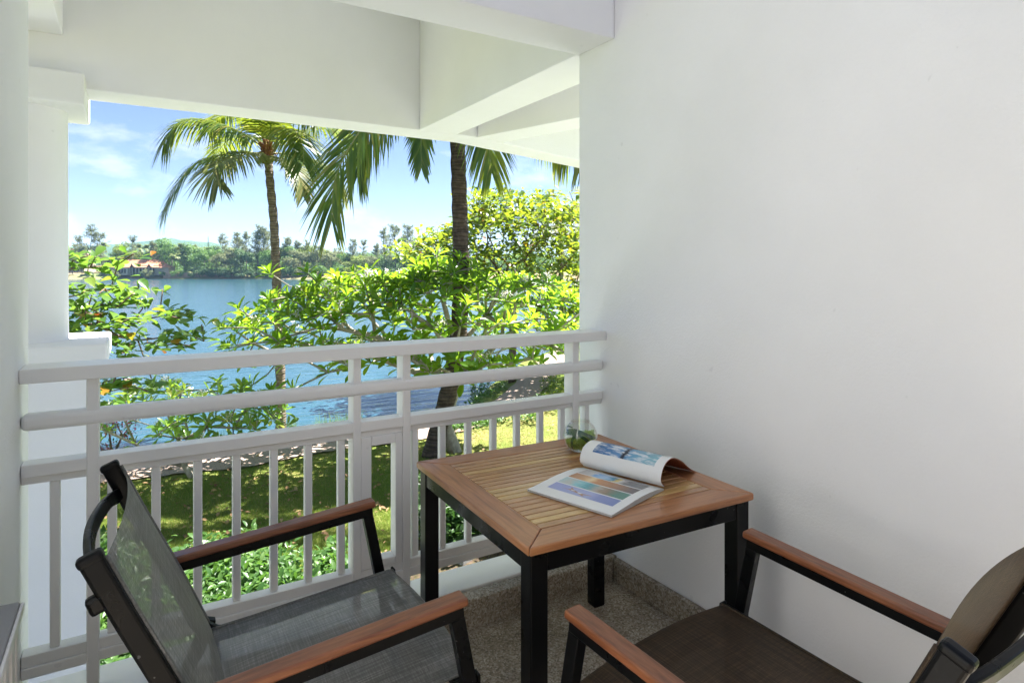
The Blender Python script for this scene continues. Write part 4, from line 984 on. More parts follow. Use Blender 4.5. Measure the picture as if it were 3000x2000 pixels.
for k in range(4000):
    u = rg.uniform(1235, 1660); v = rg.uniform(1490, 1640); p = ptz(u, v, GZ); e = 1560+30*math.sin(u*0.03)-(u-1235)*0.05
    if v < e+60 and v > 1500-0.0*(u-1235): pts.append((p.x, p.y))
scatter_plants('hedge', 'dark green hedge seen below the table', pts[:2200], 5, 0.62, 0.12, SM, M['hedge_leaf'], 6, 'hedge')
# bed of bare soil with a grey edging below the right bays
M['soil'] = mat_plain('bed_soil', (0.085, 0.06, 0.045), 0.95, 0.1, 0.4, 9, 0.6)
def patch(name, poly, dz, mat, label):
    V = []; n = 14
    a, b, c, d = [ptz(u, v, GZ) for u, v in poly]
    for i in range(n+1):
        for j in range(n+1):
            p = (a*(1-i/n)+b*(i/n))*(1-j/n)+(d*(1-i/n)+c*(i/n))*(j/n); V.append((p.x, p.y, gz(p.x, p.y)+dz))
    F = [(i*(n+1)+j, (i+1)*(n+1)+j, (i+1)*(n+1)+j+1, i*(n+1)+j+1) for i in range(n) for j in range(n)]
    return tag(link(name, mesh_np(name, V, np.array(F), True), mat), label, None, None, 'structure')
patch('soil_bed', [(1180, 1590), (1600, 1530), (1900, 1900), (1150, 2000)], 0.03, M['soil'], 'bare soil bed below the balustrade')
M['kerbstone'] = mat_plain('grey_edging', (0.30, 0.30, 0.28), 0.85, 0.2, 0.2, 12, 0.3)
ea, eb = ptz(1330, 1650, GZ), ptz(1480, 1560, GZ)
ed = tag(MB().bar([ea+UP*0.06, eb+UP*0.06], 0.30, 0.14, (eb-ea).cross(UP)).build('bed_edging', M['kerbstone'], bevel=0.01), 'grey concrete edging of the soil bed', None, None, 'structure')
# bougainvillea at the left end
bg_ = thing('bougainvillea', 'bougainvillea with pink flowers beside the left balustrade post', 'shrub', (0, 0, 0))
bb = pt(330, 1300, 12.6); bb.z = gz(bb.x, bb.y); bg_.location = bb
rg = random.Random(9)
tps = [pt(rg.uniform(255, 400), rg.uniform(1228, 1330), 12.6+rg.gauss(0, 0.3)) for _ in range(42)]
nodes, par, cnt, ends = grow(bb, bb+Vector((0, 0, 0.12)), tps, 0.25, 0.06, 0.3, 0, 3)
skeleton_mesh(nodes, par, cnt, 0.006, 0.45, 0.004, bb, 5).build('stems', M['bark_brown'], bg_, smooth=True, loc=(0, 0, 0))
lm, pm = [], []
for e in ends:
    for k in range(14):
        q = nodes[e]+Vector((rg.gauss(0, .07), rg.gauss(0, .07), rg.gauss(0, .06))); d = Vector((rg.gauss(0, 1), rg.gauss(0, 1), rg.gauss(0.2, 0.7)))
        (pm if rg.random() < 0.45 else lm).append(frame(q, d, (0, 0, 1), rg.uniform(0.05, 0.08)))
off = Matrix.Translation(-bb)
o = link('leaves', join_mats('leaves', SM, [off@m_ for m_ in lm]), M['ground_leaf'], bg_, (0, 0, 0)); o['kind'] = 'stuff'
o = link('bracts', join_mats('bracts', SM, [off@m_ for m_ in pm]), M['bract'], bg_, (0, 0, 0)); o['kind'] = 'stuff'
# shrubs along the path on the right
pts = []
rg = random.Random(19)
for k in range(900):
    u = rg.uniform(1590, 1800); v = rg.uniform(1090, 1215); p = ptz(u, v, GZ); pts.append((p.x, p.y))
scatter_plants('path_shrubs', 'low flowering shrubs beside the path on the right', pts, 4, 0.35, 0.10, SM, M['almond_y'], 8, 'plants')
pts = []
for k in range(700):
    u = rg.uniform(1380, 1580); v = rg.uniform(1100, 1245); p = ptz(u, v, GZ)
    if np.hypot(*(PATH-np.array([p.x, p.y])).T).min() > 0.85: pts.append((p.x, p.y))
scatter_plants('bank_plants', 'low green plants between the path and the lake', pts, 4, 0.30, 0.12, SM, M['ground_leaf'], 9, 'plants')
pts = []
for k in range(500):
    u = rg.uniform(1290, 1470); v = 1262-(u-1290)*0.20+rg.gauss(0, 7); p = ptz(u, v, GZ); pts.append((p.x, p.y))
scatter_plants('border_plants', 'creeping green border along the near side of the path', pts, 5, 0.14, 0.09, SM, M['ground_leaf'], 10, 'plants')

# ------------------------------------------------------------------ grass blades on the visible lawn
def blades(name, label, P, hmin, hmax, wid, mat, lean=0.35):
    n = len(P); a = rng.uniform(0, 2*np.pi, n); h = rng.uniform(hmin, hmax, n); z = gheight(P); dx, dy = np.cos(a)*wid/2, np.sin(a)*wid/2
    lx, ly = rng.normal(0, lean, n)*h, rng.normal(0, lean, n)*h
    V = np.empty((n, 3, 3)); V[:, 0] = np.stack([P[:, 0]-dx, P[:, 1]-dy, z-0.005], 1); V[:, 1] = np.stack([P[:, 0]+dx, P[:, 1]+dy, z-0.005], 1); V[:, 2] = np.stack([P[:, 0]+lx, P[:, 1]+ly, z+h], 1)
    o = link(name, mesh_np(name, V.reshape(-1, 3), np.arange(3*n).reshape(n, 3)), mat); tag(o, label, 'grass', None, 'stuff'); return o
N = 330000
u = rng.uniform(150, 1760, N); v = 1205+(rng.uniform(0, 1, N)**0.8)*520
tz = (GZ-CAMZ)/((HZN-v)/FPX)
rx = FW.x+RT.x*(u-1500)/FPX; ry = FW.y+RT.y*(u-1500)/FPX
P = np.stack([rx*tz, ry*tz], 1)
d, s = polydist(P, SH); dp = np.full(N, 1e9)
for q in PATH[::6]: dp = np.minimum(dp, np.hypot(P[:, 0]-q[0], P[:, 1]-q[1]))
keep = (d*s > 0.5) & (dp > 0.66+0.05*rng.random(N)); P = P[keep]; u = u[keep]
dryf = vnoise(P[:, 0]*0.55, P[:, 1]*0.55, 3.0)+2.0*(np.clip((u-1230)/300, 0, 1))-0.5
isd = dryf+rng.normal(0, 0.3, len(P)) > 0.3
blades('grass', 'green grass of the lawn', P[~isd], 0.020, 0.055, 0.008, M['grass'])
blades('dry_grass', 'straw coloured dry patches in the lawn', P[isd], 0.018, 0.05, 0.008, M['grass_dry'])
# fallen leaves on the lawn and the bank
lmx = []; rg = random.Random(31)
M['litter'] = mat_leaf('fallen_leaf', [(0, (0.16, 0.09, 0.04)), (0.6, (0.30, 0.18, 0.08)), (1, (0.42, 0.30, 0.12))], (0.4, 0.25, 0.1), 0.15, 0.8)
for k in range(900):
    uu = rg.uniform(180, 1720); vv = rg.uniform(1225, 1640); p = ptz(uu, vv, GZ)
    a = rg.uniform(0, 6.283); lmx.append(frame((p.x, p.y, gz(p.x, p.y)+0.05), (math.cos(a), math.sin(a), rg.gauss(0, .25)), (rg.gauss(0, .3), rg.gauss(0, .3), 1), rg.uniform(0.06, 0.13)))
tag(link('leaf_litter', join_mats('leaf_litter', SM, lmx), M['litter']), 'scattered dry leaves on the lawn', 'leaves', None, 'stuff')
# reeds at the water's edge
N = 1500
u = rng.uniform(640, 1420, N); si = np.interp(u, [a for a, b in shore_px], [b for a, b in shore_px])-rng.uniform(-5, 8, N)
P = np.array([(lambda p: (p.x, p.y))(ptz(a, b, WZ)) for a, b in zip(u, si)])
P = P[np.sin(P[:, 0]*1.7)+0.6*np.sin(P[:, 0]*4.1) > 0.25]
blades('reeds', "thin reeds at the water's edge", P, 0.25, 0.55, 0.010, M['grass'], 0.25)
# ------------------------------------------------------------------ far shore
FT = 262.0; FPXM = FT/FPX           # metres per photo pixel there
def fsh(x): return 0.0
M['far_bank'] = None
def mat_bank():
    m = NM('far_bank_soil'); v = m.world(); n = m.noise(v, 0.06, 5, 0.6)
    c = m.ramp(n, [(0.35, (0.12, 0.16, 0.04)), (0.5, (0.20, 0.18, 0.07)), (0.65, (0.32, 0.20, 0.12))])
    return m.done(m.pbr(c, 0.95))
lat = np.linspace(-700, 700, 180); dep = np.array([-8, -3, -1, 0.5, 2.5, 6, 10, 20, 60, 200, 800, 2500]); hz = np.array([-1.2, -0.4, 0.05, 0.5, 1.0, 1.8, 2.2, 2.6, 3.0, 3.5, 4, 5])
base_u = lambda l: 3.0*np.sin(l*0.03)+1.5*np.sin(l*0.11)
V = []
for dd, hh in zip(dep, hz):
    for l_ in lat:
        p = CAM+FW*(FT+base_u(l_)+dd)+RT*(l_*(1+max(0, dd)/900)); V.append((p.x, p.y, WZ+hh+0.3*math.sin(l_*0.2+dd)*min(1, max(0, dd)/5)))
n = len(lat); F = [(i*n+k, i*n+k+1, (i+1)*n+k+1, (i+1)*n+k) for i in range(len(dep)-1) for k in range(n-1)]
tag(link('far_shore', mesh_np('far_shore', V, np.array(F), True), mat_bank()), 'low bank on the far side of the lake', None, None, 'structure')
def fground(dd): return WZ+float(np.interp(dd, dep, hz))
# foliage meshes for distant trees (unit height ~1, scaled per tree)
def clump_mesh(name, blobs, n, size, seed, flat=0.6):
    rg = np.random.default_rng(seed); V = []; F = []
    wts = np.array([b[3]**2 for b in blobs]); wts = wts/wts.sum()
    idx = rg.choice(len(blobs), n, p=wts)
    B = np.array([b[:3] for b in blobs])[idx]; r = np.array([b[3] for b in blobs])[idx]
    d = rg.normal(size=(n, 3)); d /= np.linalg.norm(d, axis=1)[:, None]; rr = r*rg.uniform(0.55, 1.08, n)
    c = B+d*rr[:, None]*np.array([1, 1, flat]); 
    a = rg.normal(size=(n, 3)); a /= np.linalg.norm(a, axis=1)[:, None]; nn = d*0.8+np.array([0, 0, 0.5])+a*0.6; x = np.cross(nn, a); x /= np.linalg.norm(x, axis=1)[:, None]+1e-6
    y = np.cross(nn, x); y /= np.linalg.norm(y, axis=1)[:, None]+1e-6; s_ = size*rg.uniform(0.6, 1.3, n)[:, None]
    V = np.stack([c-x*s_, c-y*s_*0.55, c+x*s_, c+y*s_*0.55], 1).reshape(-1, 3); F = np.arange(4*n).reshape(n, 4)
    return mesh_np(name, V, F)
def broad_variant(seed):
    rg = random.Random(seed); bl = []
    for k in range(16):
        a = rg.uniform(0, 6.28); z = rg.uniform(0.28, 0.88); rmax = 0.42*math.sin(math.pi*min(0.97, 0.18+z*0.72)); r = rmax*math.sqrt(rg.random()); bl.append((r*math.cos(a), r*math.sin(a), z, rg.uniform(0.10, 0.19)))
    return clump_mesh('crown', bl, 2600, 0.026, seed, 0.75)
def bush_variant(seed):
    rg = random.Random(seed); bl = []
    for k in range(14):
        a = rg.uniform(0, 6.28); r = 0.5*math.sqrt(rg.random()); bl.append((r*math.cos(a), r*math.sin(a), rg.uniform(0.12, 0.75)*(1-0.5*r), rg.uniform(0.14, 0.26)))
    return clump_mesh('crown', bl, 1800, 0.040, seed, 0.7)
def casu_variant(seed, dense=1.0):
    """open feathery crown: sprays hung along rising branches"""
    rg = random.Random(seed); V = []; F = []; tb_ = MB(); lean = Vector((rg.uniform(-.08, .08), rg.uniform(-.08, .08), 0))
    tr = [Vector((0, 0, 0)), Vector((0, 0, 0.35))+lean*0.4, Vector((0, 0, 0.7))+lean*0.9, Vector((0, 0, 0.97))+lean*1.2]
    P = spline(tr, 24); tb_.tube(P, [0.014*(1-0.85*i/(len(P)-1)) for i in range(len(P))], 6)
    for k in range(int(40*dense)):
        f = rg.uniform(0.16, 0.98); p = P[int(f*(len(P)-1))]; a = rg.uniform(0, 6.28); ln = (0.28*(1.06-f)+0.06)*rg.uniform(0.6, 1.25); up_ = rg.uniform(0.35, 1.1)
        e = p+Vector((math.cos(a), math.sin(a), up_)).normalized()*ln; mid = (p+e)/2+Vector((0, 0, -0.01)); tb_.tube([p, mid, e], [0.0045, 0.003, 0.0015], 4)
        for j in range(int(46*dense)):
            g = rg.uniform(0.25, 1.05); q = p+(e-p)*g+Vector((rg.gauss(0, .020), rg.gauss(0, .020), rg.gauss(0, .016))); d = Vector((rg.gauss(0, .6)+math.cos(a)*0.5, rg.gauss(0, .6)+math.sin(a)*0.5, rg.gauss(0.0, 0.7))).normalized()*rg.uniform(0.03, 0.06)
            x = d.cross(Vector((rg.gauss(0, 1), rg.gauss(0, 1), rg.gauss(0, 1)))).normalized()*rg.uniform(0.004, 0.009); n_ = len(V); V += [q-x, q+x, q+d]; F.append((n_, n_+1, n_+2))
    return mesh_np('crown', V, np.array(F)), tb_.mesh('trunk', True)
def palm_variant(seed):
    rg = random.Random(seed); V = []; F = []
    for k in range(19):
        az = k*2.399; el = R(rg.choice((-25, -5, 15, 35, 55, 75))); pth = arc_path((0, 0, 0), az, el, rg.uniform(0.26, 0.34), 0.42)
        (v_, f_), rm_ = frond_mesh(pth, 0.11, 13, UP.cross(pth[1]-pth[0]), 0.7, 0.020, seed*40+k, 0.1, 0.0)
        n_ = len(V); V += [tuple(p) for p in v_]; F += [tuple(i+n_ for i in f) for f in f_]
    return mesh_np('crown', V, np.array(F))
M['far_green'] = mat_leaf('far_broadleaf', [(0, (0.06, 0.13, 0.028)), (0.5, (0.10, 0.19, 0.04)), (1, (0.16, 0.26, 0.06))], (0.22, 0.42, 0.06), 0.35, 0.6, 0.3)
M['far_lime'] = mat_leaf('far_lime_foliage', [(0, (0.13, 0.19, 0.028)), (1, (0.25, 0.31, 0.05))], (0.42, 0.52, 0.07), 0.35, 0.6, 0.3)
M['far_dark'] = mat_leaf('far_dark_foliage', [(0, (0.035, 0.085, 0.032)), (1, (0.085, 0.15, 0.045))], (0.14, 0.28, 0.06), 0.3, 0.6, 0.3)
M['far_casu'] = mat_leaf('far_casuarina', [(0, (0.11, 0.14, 0.065)), (0.5, (0.17, 0.195, 0.09)), (1, (0.25, 0.265, 0.13))], (0.32, 0.36, 0.15), 0.35, 0.7, 0.2)
M['far_palm'] = mat_leaf('far_palm', [(0, (0.08, 0.13, 0.03)), (1, (0.21, 0.25, 0.075))], (0.38, 0.44, 0.10), 0.35, 0.5, 0.3)
M['far_bark'] = mat_plain('far_bark', (0.12, 0.10, 0.08), 0.9, 0.1)
BV = [broad_variant(s_) for s_ in (101, 102, 103, 104)]; SV = [bush_variant(s_) for s_ in (111, 112, 113)]
CV = [casu_variant(s_, dn) for s_, dn in ((121, 1.0), (122, 0.8), (123, 1.15), (124, 0.9), (125, 0.7))]; PV = [palm_variant(s_) for s_ in (131, 132)]
for me in SV: pass
tt_me = MB().tube([(0, 0, 0), (0.01, 0, 0.25), (0, 0.01, 0.55)], [0.022, 0.016, 0.008], 6).mesh('trunk', True)
pt_me = MB().tube([(0, 0, 0), (0.02, 0.01, 0.5), (0, 0, 1.0)], [0.017, 0.013, 0.011], 6).mesh('trunk', True)
FAR = []
def far_tree(kind, u, vtop, dd=4.0, wid=None, mat=None, var=None, label=None):
    """a tree on the far bank: photo column u, top at photo row vtop, dd metres inland"""
    t = FT+dd; g = fground(dd); b = CAM+FW*t+RT*((u-1500)/FPX*t); b.z = g; h = CAMZ+(HZN-vtop)/FPX*t-g
    FAR.append((u, kind, b, h, wid, mat, var, label, dd))
cas = [(212, 712), (226, 690), (240, 716), (257, 655), (300, 672), (205, 735), (385, 690), (456, 705), (646, 683), (688, 690), (706, 676), (722, 680), (752, 660), (765, 668), (787, 668), (832, 690), (850, 700), (876, 704), (896, 702), (935, 712), (1032, 696), (1062, 702), (1096, 712), (1128, 664), (1160, 650), (1196, 652), (1240, 690)]
rg = random.Random(55)
for k, (u_, v_) in enumerate(cas): far_tree('casuarina', u_, v_, rg.uniform(6, 26), None, 'far_casu', k % 5)
for u_, v_, dd, w_, mt in ((487, 697, 22, 1.15, 'far_green'), (505, 712, 14, 1.0, 'far_green'), (372, 713, 16, 0.9, 'far_lime'), (352, 730, 12, 0.8, 'far_lime'), (410, 735, 24, 1.2, 'far_green'), (450, 735, 18, 1.1, 'far_dark'), (340, 745, 26, 1.2, 'far_dark'), (298, 748, 20, 1.2, 'far_casu'),
                       (540, 738, 12, 1.1, 'far_green'), (575, 720, 14, 1.25, 'far_green'), (600, 735, 8, 1.3, 'far_green'), (635, 722, 20, 1.2, 'far_green'), (655, 742, 6, 1.4, 'far_casu'), (690, 728, 12, 1.3, 'far_casu'), (722, 735, 7, 1.4, 'far_dark'), (757, 728, 14, 1.3, 'far_casu'), (790, 735, 9, 1.4, 'far_green'),
                       (828, 728, 16, 1.4, 'far_lime'), (860, 725, 18, 1.5, 'far_green'), (880, 740, 8, 1.4, 'far_casu'), (915, 720, 20, 1.4, 'far_lime'), (945, 738, 10, 1.5, 'far_casu'), (975, 728, 22, 1.4, 'far_casu'), (1010, 745, 14, 1.4, 'far_green'), (1045, 752, 10, 1.5, 'far_lime'), (1085, 755, 12, 1.4, 'far_casu'), (1130, 752, 14, 1.4, 'far_dark'), (1180, 750, 14, 1.5, 'far_dark'), (1230, 745, 16, 1.5, 'far_green'), (1290, 735, 16, 1.5, 'far_green')):
    far_tree('broadleaf', u_, v_-9, dd, w_*1.12, mt, None)
for u_, v_, dd, w_, mt in ((262, 790, 3, 1.5, 'far_dark'), (306, 778, 8, 1.2, 'far_dark'), (337, 784, 2.5, 1.5, 'far_casu'), (395, 793, 5, 1.3, 'far_lime'), (418, 790, 2, 1.2, 'far_dark'), (434, 779, 2.5, 1.3, 'far_casu'), (475, 790, 4, 1.4, 'far_green'), (520, 778, 2.2, 1.35, 'far_green'), (548, 772, 8, 1.4, 'far_green'), (585, 768, 2.2, 1.5, 'far_dark'), (612, 775, 1.6, 1.6, 'far_dark'), (640, 770, 1.8, 1.6, 'far_dark'), (668, 776, 1.6, 1.6, 'far_dark'), (695, 772, 2.2, 1.6, 'far_dark'), (724, 774, 2.5, 1.5, 'far_dark'), (750, 780, 1.8, 1.6, 'far_dark'), (780, 774, 3, 1.6, 'far_dark'), (815, 770, 3, 1.7, 'far_green'), (855, 772, 4, 1.7, 'far_green'), (895, 770, 4, 1.8, 'far_casu'), (940, 768, 4, 1.8, 'far_green'), (985, 770, 4, 1.8, 'far_green'), (1035, 772, 4, 1.9, 'far_lime'), (1090, 772, 4, 1.9, 'far_green'), (1150, 772, 4, 2.0, 'far_dark'), (1215, 770, 4, 2.0, 'far_green')):
    far_tree('bush', u_, v_, dd, w_, mt, None)
for u_, v_, dd in ((302, 709, 10), (407, 714, 16), (430, 715, 18), (528, 712, 12), (545, 716, 14), (512, 738, 8), (570, 716, 22), (606, 720, 20)):
    far_tree('palm', u_, v_, dd, None, 'far_palm', None)
far_tree('conifer', 610, 692, 22, None, 'far_dark', None)
# slim conifer crown
V = []; F = []
rg = random.Random(4)
for k in range(26):
    z = 0.18+0.8*k/25; r = 0.085*(1.04-z)+0.006
    for j in range(14):
        a = rg.uniform(0, 6.28); n_ = len(V); p = Vector((0, 0, z)); e = Vector((r*math.cos(a), r*math.sin(a), z+0.012)); x = Vector((-math.sin(a), math.cos(a), 0))*0.008
        V += [p-x, p+x, e+x*0.6, e-x*0.6]; F.append((n_, n_+1, n_+2, n_+3))
CONE = mesh_np('crown', V, np.array(F))
ORD = ['first', 'second', 'third', 'fourth', 'fifth', 'sixth', 'seventh', 'eighth', 'ninth', 'tenth', 'eleventh', 'twelfth', 'thirteenth', 'fourteenth', 'fifteenth', 'sixteenth', 'seventeenth', 'eighteenth', 'nineteenth', 'twentieth', 'twenty-first', 'twenty-second', 'twenty-third', 'twenty-fourth', 'twenty-fifth', 'twenty-sixth', 'twenty-seventh', 'twenty-eighth', 'twenty-ninth', 'thirtieth', 'thirty-first', 'thirty-second', 'thirty-third']
KL = {'casuarina': ('casuarina_tree', 'feathery grey-green casuarina from the left on the far shore', 'tree', 'casuarinas on the far shore'),
      'broadleaf': ('broadleaf_tree', 'leafy round-crowned tree from the left on the far shore', 'tree', 'round-crowned trees on the far shore'),
      'bush': ('bush', 'low bush from the left along the far waterline', 'bush', 'bushes along the far waterline'),
      'palm': ('coconut_palm', 'small coconut palm from the left on the far shore', 'palm tree', 'coconut palms on the far shore'),
      'conifer': ('slim_conifer', 'slim dark cone-shaped conifer on the far shore skyline', 'tree', None)}
FAR.sort(key=lambda f: f[0]); cntk = {}
SHARED = {}
def shared(me, mt):
    k = (me.name, mt)
    if k not in SHARED: c = me.copy(); c.materials.clear(); c.materials.append(M[mt]); SHARED[k] = c
    return SHARED[k]
rg = random.Random(12)
for u_, kind, b, h, wid, mt, var, label, dd in FAR:
    nm, lb_, ct, gr = KL[kind]; k = cntk.get(kind, 0); cntk[kind] = k+1
    th = thing(nm, lb_ if kind == 'conifer' else ORD[k]+' '+lb_, ct, b, rg.uniform(0, 6.28), gr); th.scale = (1, 1, 1)
    def put(name, me, s_, z=0.0):
        o = bpy.data.objects.new(name, me); C.objects.link(o); o.parent = th; o.scale = s_; o.location = (0, 0, z); return o
    if kind == 'casuarina':
        me, tm = CV[var]; put('crown', shared(me, mt), (h*0.95, h*0.95, h)); put('trunk', shared(tm, 'far_bark'), (h*0.95, h*0.95, h))
    elif kind == 'broadleaf':
        put('crown', shared(rg.choice(BV), mt), (h*0.85*wid, h*0.85*wid, h)); put('trunk', shared(tt_me, 'far_bark'), (h, h, h))
    elif kind == 'bush':
        put('crown', shared(rg.choice(SV), mt), (h*0.75*wid, h*0.75*wid, h*1.0)); put('trunk', shared(tt_me, 'far_bark'), (h, h, h*0.6))
    elif kind == 'palm':
        s_ = 8.5; put('trunk', shared(pt_me, 'far_bark'), (9, 9, h-2.0)); put('crown', shared(rg.choice(PV), mt), (s_*1.25,)*3, h-2.0)
    else:
        put('crown', shared(CONE, mt), (h*1.15, h*1.15, h)); put('trunk', shared(pt_me, 'far_bark'), (h*0.5, h*0.5, h*0.95))
# wood behind the shore trees: reads as one mass
bl = []; rg = random.Random(71)
for k in range(230):
    u_ = rg.uniform(120, 1900); dd = rg.uniform(34, 95); t = FT+dd; vt = 740+6*math.sin(u_*0.02)+rg.uniform(-8, 14); p = CAM+FW*t+RT*((u_-1500)/FPX*t); top_ = CAMZ+(HZN-vt)/FPX*t; r = rg.uniform(3.0, 5.0)
    for z in np.arange(WZ+3, top_-r*0.4, 3.2): bl.append((p.x, p.y, z, r))
o = link('distant_wood', clump_mesh('distant_wood', bl, 60000, 0.62, 9, 0.8), M['far_green']); tag(o, 'continuous green wood behind the trees of the far shore', 'trees', None, 'stuff')
# grassy strip and reddish stone wall by the far house
# ------------------------------------------------------------------ houses on the far shore
M['roof'] = mat_plain('orange_roof_tiles', (0.46, 0.21, 0.12), 0.75, 0.2, 0.25, 0.9)
M['roof_pink'] = mat_plain('faded_pink_roof_tiles', (0.50, 0.27, 0.22), 0.8, 0.2, 0.15, 0.9)
M['hwall'] = mat_plain('cream_house_wall', (0.45, 0.38, 0.29), 0.85, 0.2, 0.15, 0.8)
M['hdark'] = mat_plain('shaded_opening', (0.05, 0.04, 0.035), 0.7); M['hgable'] = mat_plain('brown_gable_boards', (0.16, 0.07, 0.045), 0.7)
M['hglass'] = NM('house_window'); M['hglass'] = M['hglass'].done(M['hglass'].pbr((0.05, 0.06, 0.07), 0.1))
def roof_mb(x0, x1, z0, z1, half, cut=0.0, hip=0.0, y=0.0):
    """ridge along x from x0 to x1; concave slopes; hip = how far the ridge is inset at each end"""
    mb = MB(); n = 6; V = []
    for sy in (-1, 1):
        for i in range(n+1):
            f = i/n; zz = z1-(z1-z0)*(1-(1-f)**1.55) if True else 0
            ins = hip*(1-f)
            V += [(x0+ins, y+sy*half*f, zz), (x1-ins, y+sy*half*f, zz)]
    F = []
    for s_ in range(2):
        o_ = s_*(n+1)*2
        for i in range(n): F.append((o_+2*i, o_+2*i+1, o_+2*i+3, o_+2*i+2))
    for e in (0, 1):
        for i in range(n): F.append((2*i+e, 2*(i+1)+e, (n+1)*2+2*(i+1)+e, (n+1)*2+2*i+e))
    return mb.add(V, F)
def house_frame(u, dd): 
    t = FT+dd; b = CAM+FW*t+RT*((u-1500)/FPX*t); b.z = fground(dd); return b, t
hb, ht = house_frame(415, 8.5); px = ht/FPX
hs = thing('lake_house', 'long low house with curved orange tiled roofs on the far shore', 'house', hb, -YAW)
def zrow(v): return CAMZ+(HZN-v)/FPX*ht-hb.z
def xcol(u): return (u-415)*px
def hpart(name, mb, mat, par=None, smooth=False): return mb.build(name, mat, par or hs, smooth, loc=(0, 0, 0))
hpart('wall', MB().box((xcol(345), -2.5, -0.5), (xcol(478), 6, zrow(783))), M['hwall'])
rf = hpart('roof', roof_mb(xcol(364), xcol(425), zrow(780), zrow(761), 5.0, y=1.5), M['roof']); 
hpart('roof', roof_mb(xcol(425.5), xcol(471), zrow(778), zrow(761), 4.6, y=1.8), M['roof'])
hpart('roof', roof_mb(xcol(324), xcol(360), zrow(780), zrow(761.5), 4.2, y=3.5), M['roof'])
hpart('eaves_roof', MB().add([(xcol(333), -2.2, zrow(778.5)), (xcol(478), -2.2, zrow(778.5)), (xcol(482), -4.6, zrow(783)), (xcol(333), -4.6, zrow(783)), (xcol(333), -2.2, zrow(780)), (xcol(478), -2.2, zrow(780)), (xcol(482), -4.6, zrow(784)), (xcol(333), -4.6, zrow(784))],
      [(0, 1, 2, 3), (7, 6, 5, 4), (0, 3, 7, 4), (1, 5, 6, 2), (3, 2, 6, 7), (0, 4, 5, 1)]), M['roof'])
for uc in (406, 455.5):
    w_ = 8*px; zb, zt = zrow(781.5), zrow(771.5); y0 = -4.9
    V = []; n = 6
    for i in range(n+1):
        f = i/n; V += [(xcol(uc)-w_*f, y0, zt-(zt-zb)*(1-(1-f)**1.7)), (xcol(uc)+w_*f, y0, zt-(zt-zb)*(1-(1-f)**1.7)), (xcol(uc)-w_*f, 0.5, zt-(zt-zb)*(1-(1-f)**1.7)), (xcol(uc)+w_*f, 0.5, zt-(zt-zb)*(1-(1-f)**1.7))]
    F = []
    for i in range(n):
        a, b_ = 4*i, 4*i+4; F += [(a, b_, b_+2, a+2), (a+1, a+3, b_+3, b_+1)]
    dm = hpart('dormer', MB().add(V, F), M['roof'])
    G = [(V[4*i][0]*0.96+xcol(uc)*0.04, y0+0.25, V[4*i][2]-0.12) for i in range(n+1)]+[(V[4*i+1][0]*0.96+xcol(uc)*0.04, y0+0.25, V[4*i+1][2]-0.12) for i in range(n, 0, -1)]
    hpart('gable', MB().add(G, [tuple(range(len(G)))]), M['hgable'], dm)
hpart('pavilion_roof', roof_mb(xcol(467), xcol(507), zrow(783.5), zrow(772), 4.2, hip=xcol(487)-xcol(467)-0.3, y=0.0), M['roof'])
hpart('pavilion_wall', MB().box((xcol(472), -2.4, -0.5), (xcol(502), 2.4, zrow(784))), M['hwall'])
hpart('terrace_screen', MB().box((xcol(335), -4.6, -0.4), (xcol(393), -4.3, zrow(785))), M['hwall'])
for k in range(6): hpart('window', MB().box((xcol(342+k*8.2), -4.72, 0.5), (xcol(347.5+k*8.2), -4.6, zrow(788))), M['hdark'])
for k in range(8): hpart('column', MB().tube([(xcol(397+k*9.5), -4.4, -0.4), (xcol(397+k*9.5), -4.4, zrow(784))], 0.16, 8), M['hwall'])
for k in range(7): hpart('opening', MB().box((xcol(399+k*9.5), -2.62, 0.2), (xcol(405+k*9.5), -2.5, zrow(786))), M['hdark'])  # solid dark boxes; shade inside the openings put into their colour
hb2, ht2 = house_frame(232, 30)
h2 = thing('lake_house', 'pink tiled roof half hidden among casuarinas at the left of the far shore', 'house', hb2, -YAW)
px2 = ht2/FPX; z2 = lambda v: CAMZ+(HZN-v)/FPX*ht2-hb2.z
roof_mb(-30*px2, 36*px2, z2(757), z2(737), 6, hip=3).build('roof', M['roof_pink'], h2, loc=(0, 0, 0)); roof_mb(-27*px2, -6*px2, z2(748), z2(729), 4, hip=2.5, y=-1).build('roof', M['roof_pink'], h2, loc=(0, 0, 0))
MB().box((-26*px2, -4, -0.5), (32*px2, 4, z2(756))).build('wall', M['hwall'], h2, loc=(0, 0, 0))
for k in range(5): MB().box(((-22+k*11)*px2, -4.15, 0.6), ((-16+k*11)*px2, -4.0, z2(766))).build('window', M['hdark'], h2, loc=(0, 0, 0))
sw = thing('stone_wall', 'low reddish retaining wall on the far bank right of the orange house', 'wall', house_frame(570, 3.2)[0], -YAW)
mb = MB()
M['rstone'] = mat_plain('reddish_stone', (0.36, 0.22, 0.15), 0.9, 0.1, 0.3, 0.7, 0.5)
for k in range(14):
    for r_ in range(2):
        x = -13+k*2.0+0.9*r_; h0 = -0.8+1.1*r_
        MB().box((x, -0.4+0.08*math.sin(k*2.3+r_), h0), (x+1.92, 0.3, h0+1.06+0.2*r_*math.sin(k*1.7))).build('stone', M['rstone'], sw, loc=(0, 0, 0))
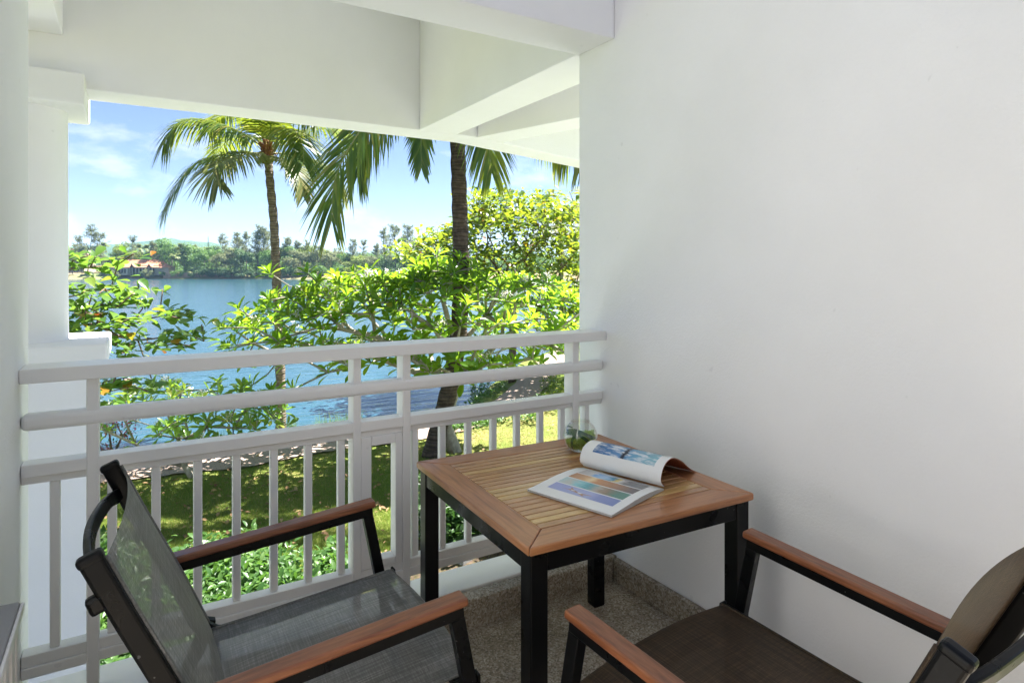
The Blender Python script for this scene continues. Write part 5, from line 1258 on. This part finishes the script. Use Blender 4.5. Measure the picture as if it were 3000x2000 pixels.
# ------------------------------------------------------------------ hills
def mat_hill():
    m = NM('forested_hill'); v = m.world(); n = m.noise(v, 0.012, 6, 0.7); n2 = m.noise(v, 0.06, 3, 0.7)
    return m.done(m.pbr(m.ramp(n, [(0.3, (0.035, 0.07, 0.03)), (0.7, (0.08, 0.12, 0.045))]), 0.95, m.bump(m.math('ADD', n, n2), 0.8, 12.0), spec=0.05))
HT = 1650.0
us = np.linspace(-400, 2600, 260); ridge = np.interp(us, [-400, 100, 260, 330, 390, 430, 470, 500, 540, 590, 625, 660, 720, 820, 900, 960, 1050, 1140, 1250, 1500, 1900, 2600], [745, 735, 722, 716, 714, 708, 703, 698, 705, 708, 712, 722, 735, 748, 752, 750, 742, 745, 752, 760, 752, 740])
ridge = ridge+1.2*np.sin(us*0.11)+0.8*np.sin(us*0.31+1)+0.5*np.sin(us*0.73)
V = []; dd_ = [0, 60, 140, 240, 360, 520, 800, 1300]; prof_h = [0, 0.16, 0.36, 0.58, 0.80, 1.0, 0.8, 0.0]
for q, ph in zip(dd_, prof_h):
    for k, uu in enumerate(us):
        tt = HT-330+q*0.63; tr0 = HT; hgt = (HZN-ridge[k])/FPX*tr0+CAMZ-WZ; p = CAM+FW*tt+RT*((uu-1500)/FPX*tr0); wob = 1+0.12*math.sin(uu*0.05+q*0.01)*math.sin(math.pi*min(1, q/520)) if 0 < q < 520 else 1
        V.append((p.x, p.y, WZ+hgt*ph*wob))
n = len(us); F = [(i*n+k, i*n+k+1, (i+1)*n+k+1, (i+1)*n+k) for i in range(len(dd_)-1) for k in range(n-1)]
tag(link('hills', mesh_np('hills', V, np.array(F), True), mat_hill()), 'low forested hills behind the far shore', None, None, 'structure')
for o in list(C.objects):
    if o.get('_world') is not None: del o['_world']

# ------------------------------------------------------------------ the air
hm = bpy.data.materials.new('pale_haze'); hm.use_nodes = True; ht_ = hm.node_tree; ht_.nodes.clear()
ho = ht_.nodes.new('ShaderNodeOutputMaterial'); hv = ht_.nodes.new('ShaderNodeVolumePrincipled')
hv.inputs['Color'].default_value = (0.42, 0.70, 1.0, 1); hv.inputs['Density'].default_value = 0.00017; hv.inputs['Anisotropy'].default_value = 0.0
ht_.links.new(hv.outputs[0], ho.inputs['Volume'])
tag(bbox_obj('haze', (-4600, -4600, -8.0), (4600, 4600, 110), hm, None, 0), 'thin pale haze over the lake', 'haze', None, 'stuff')
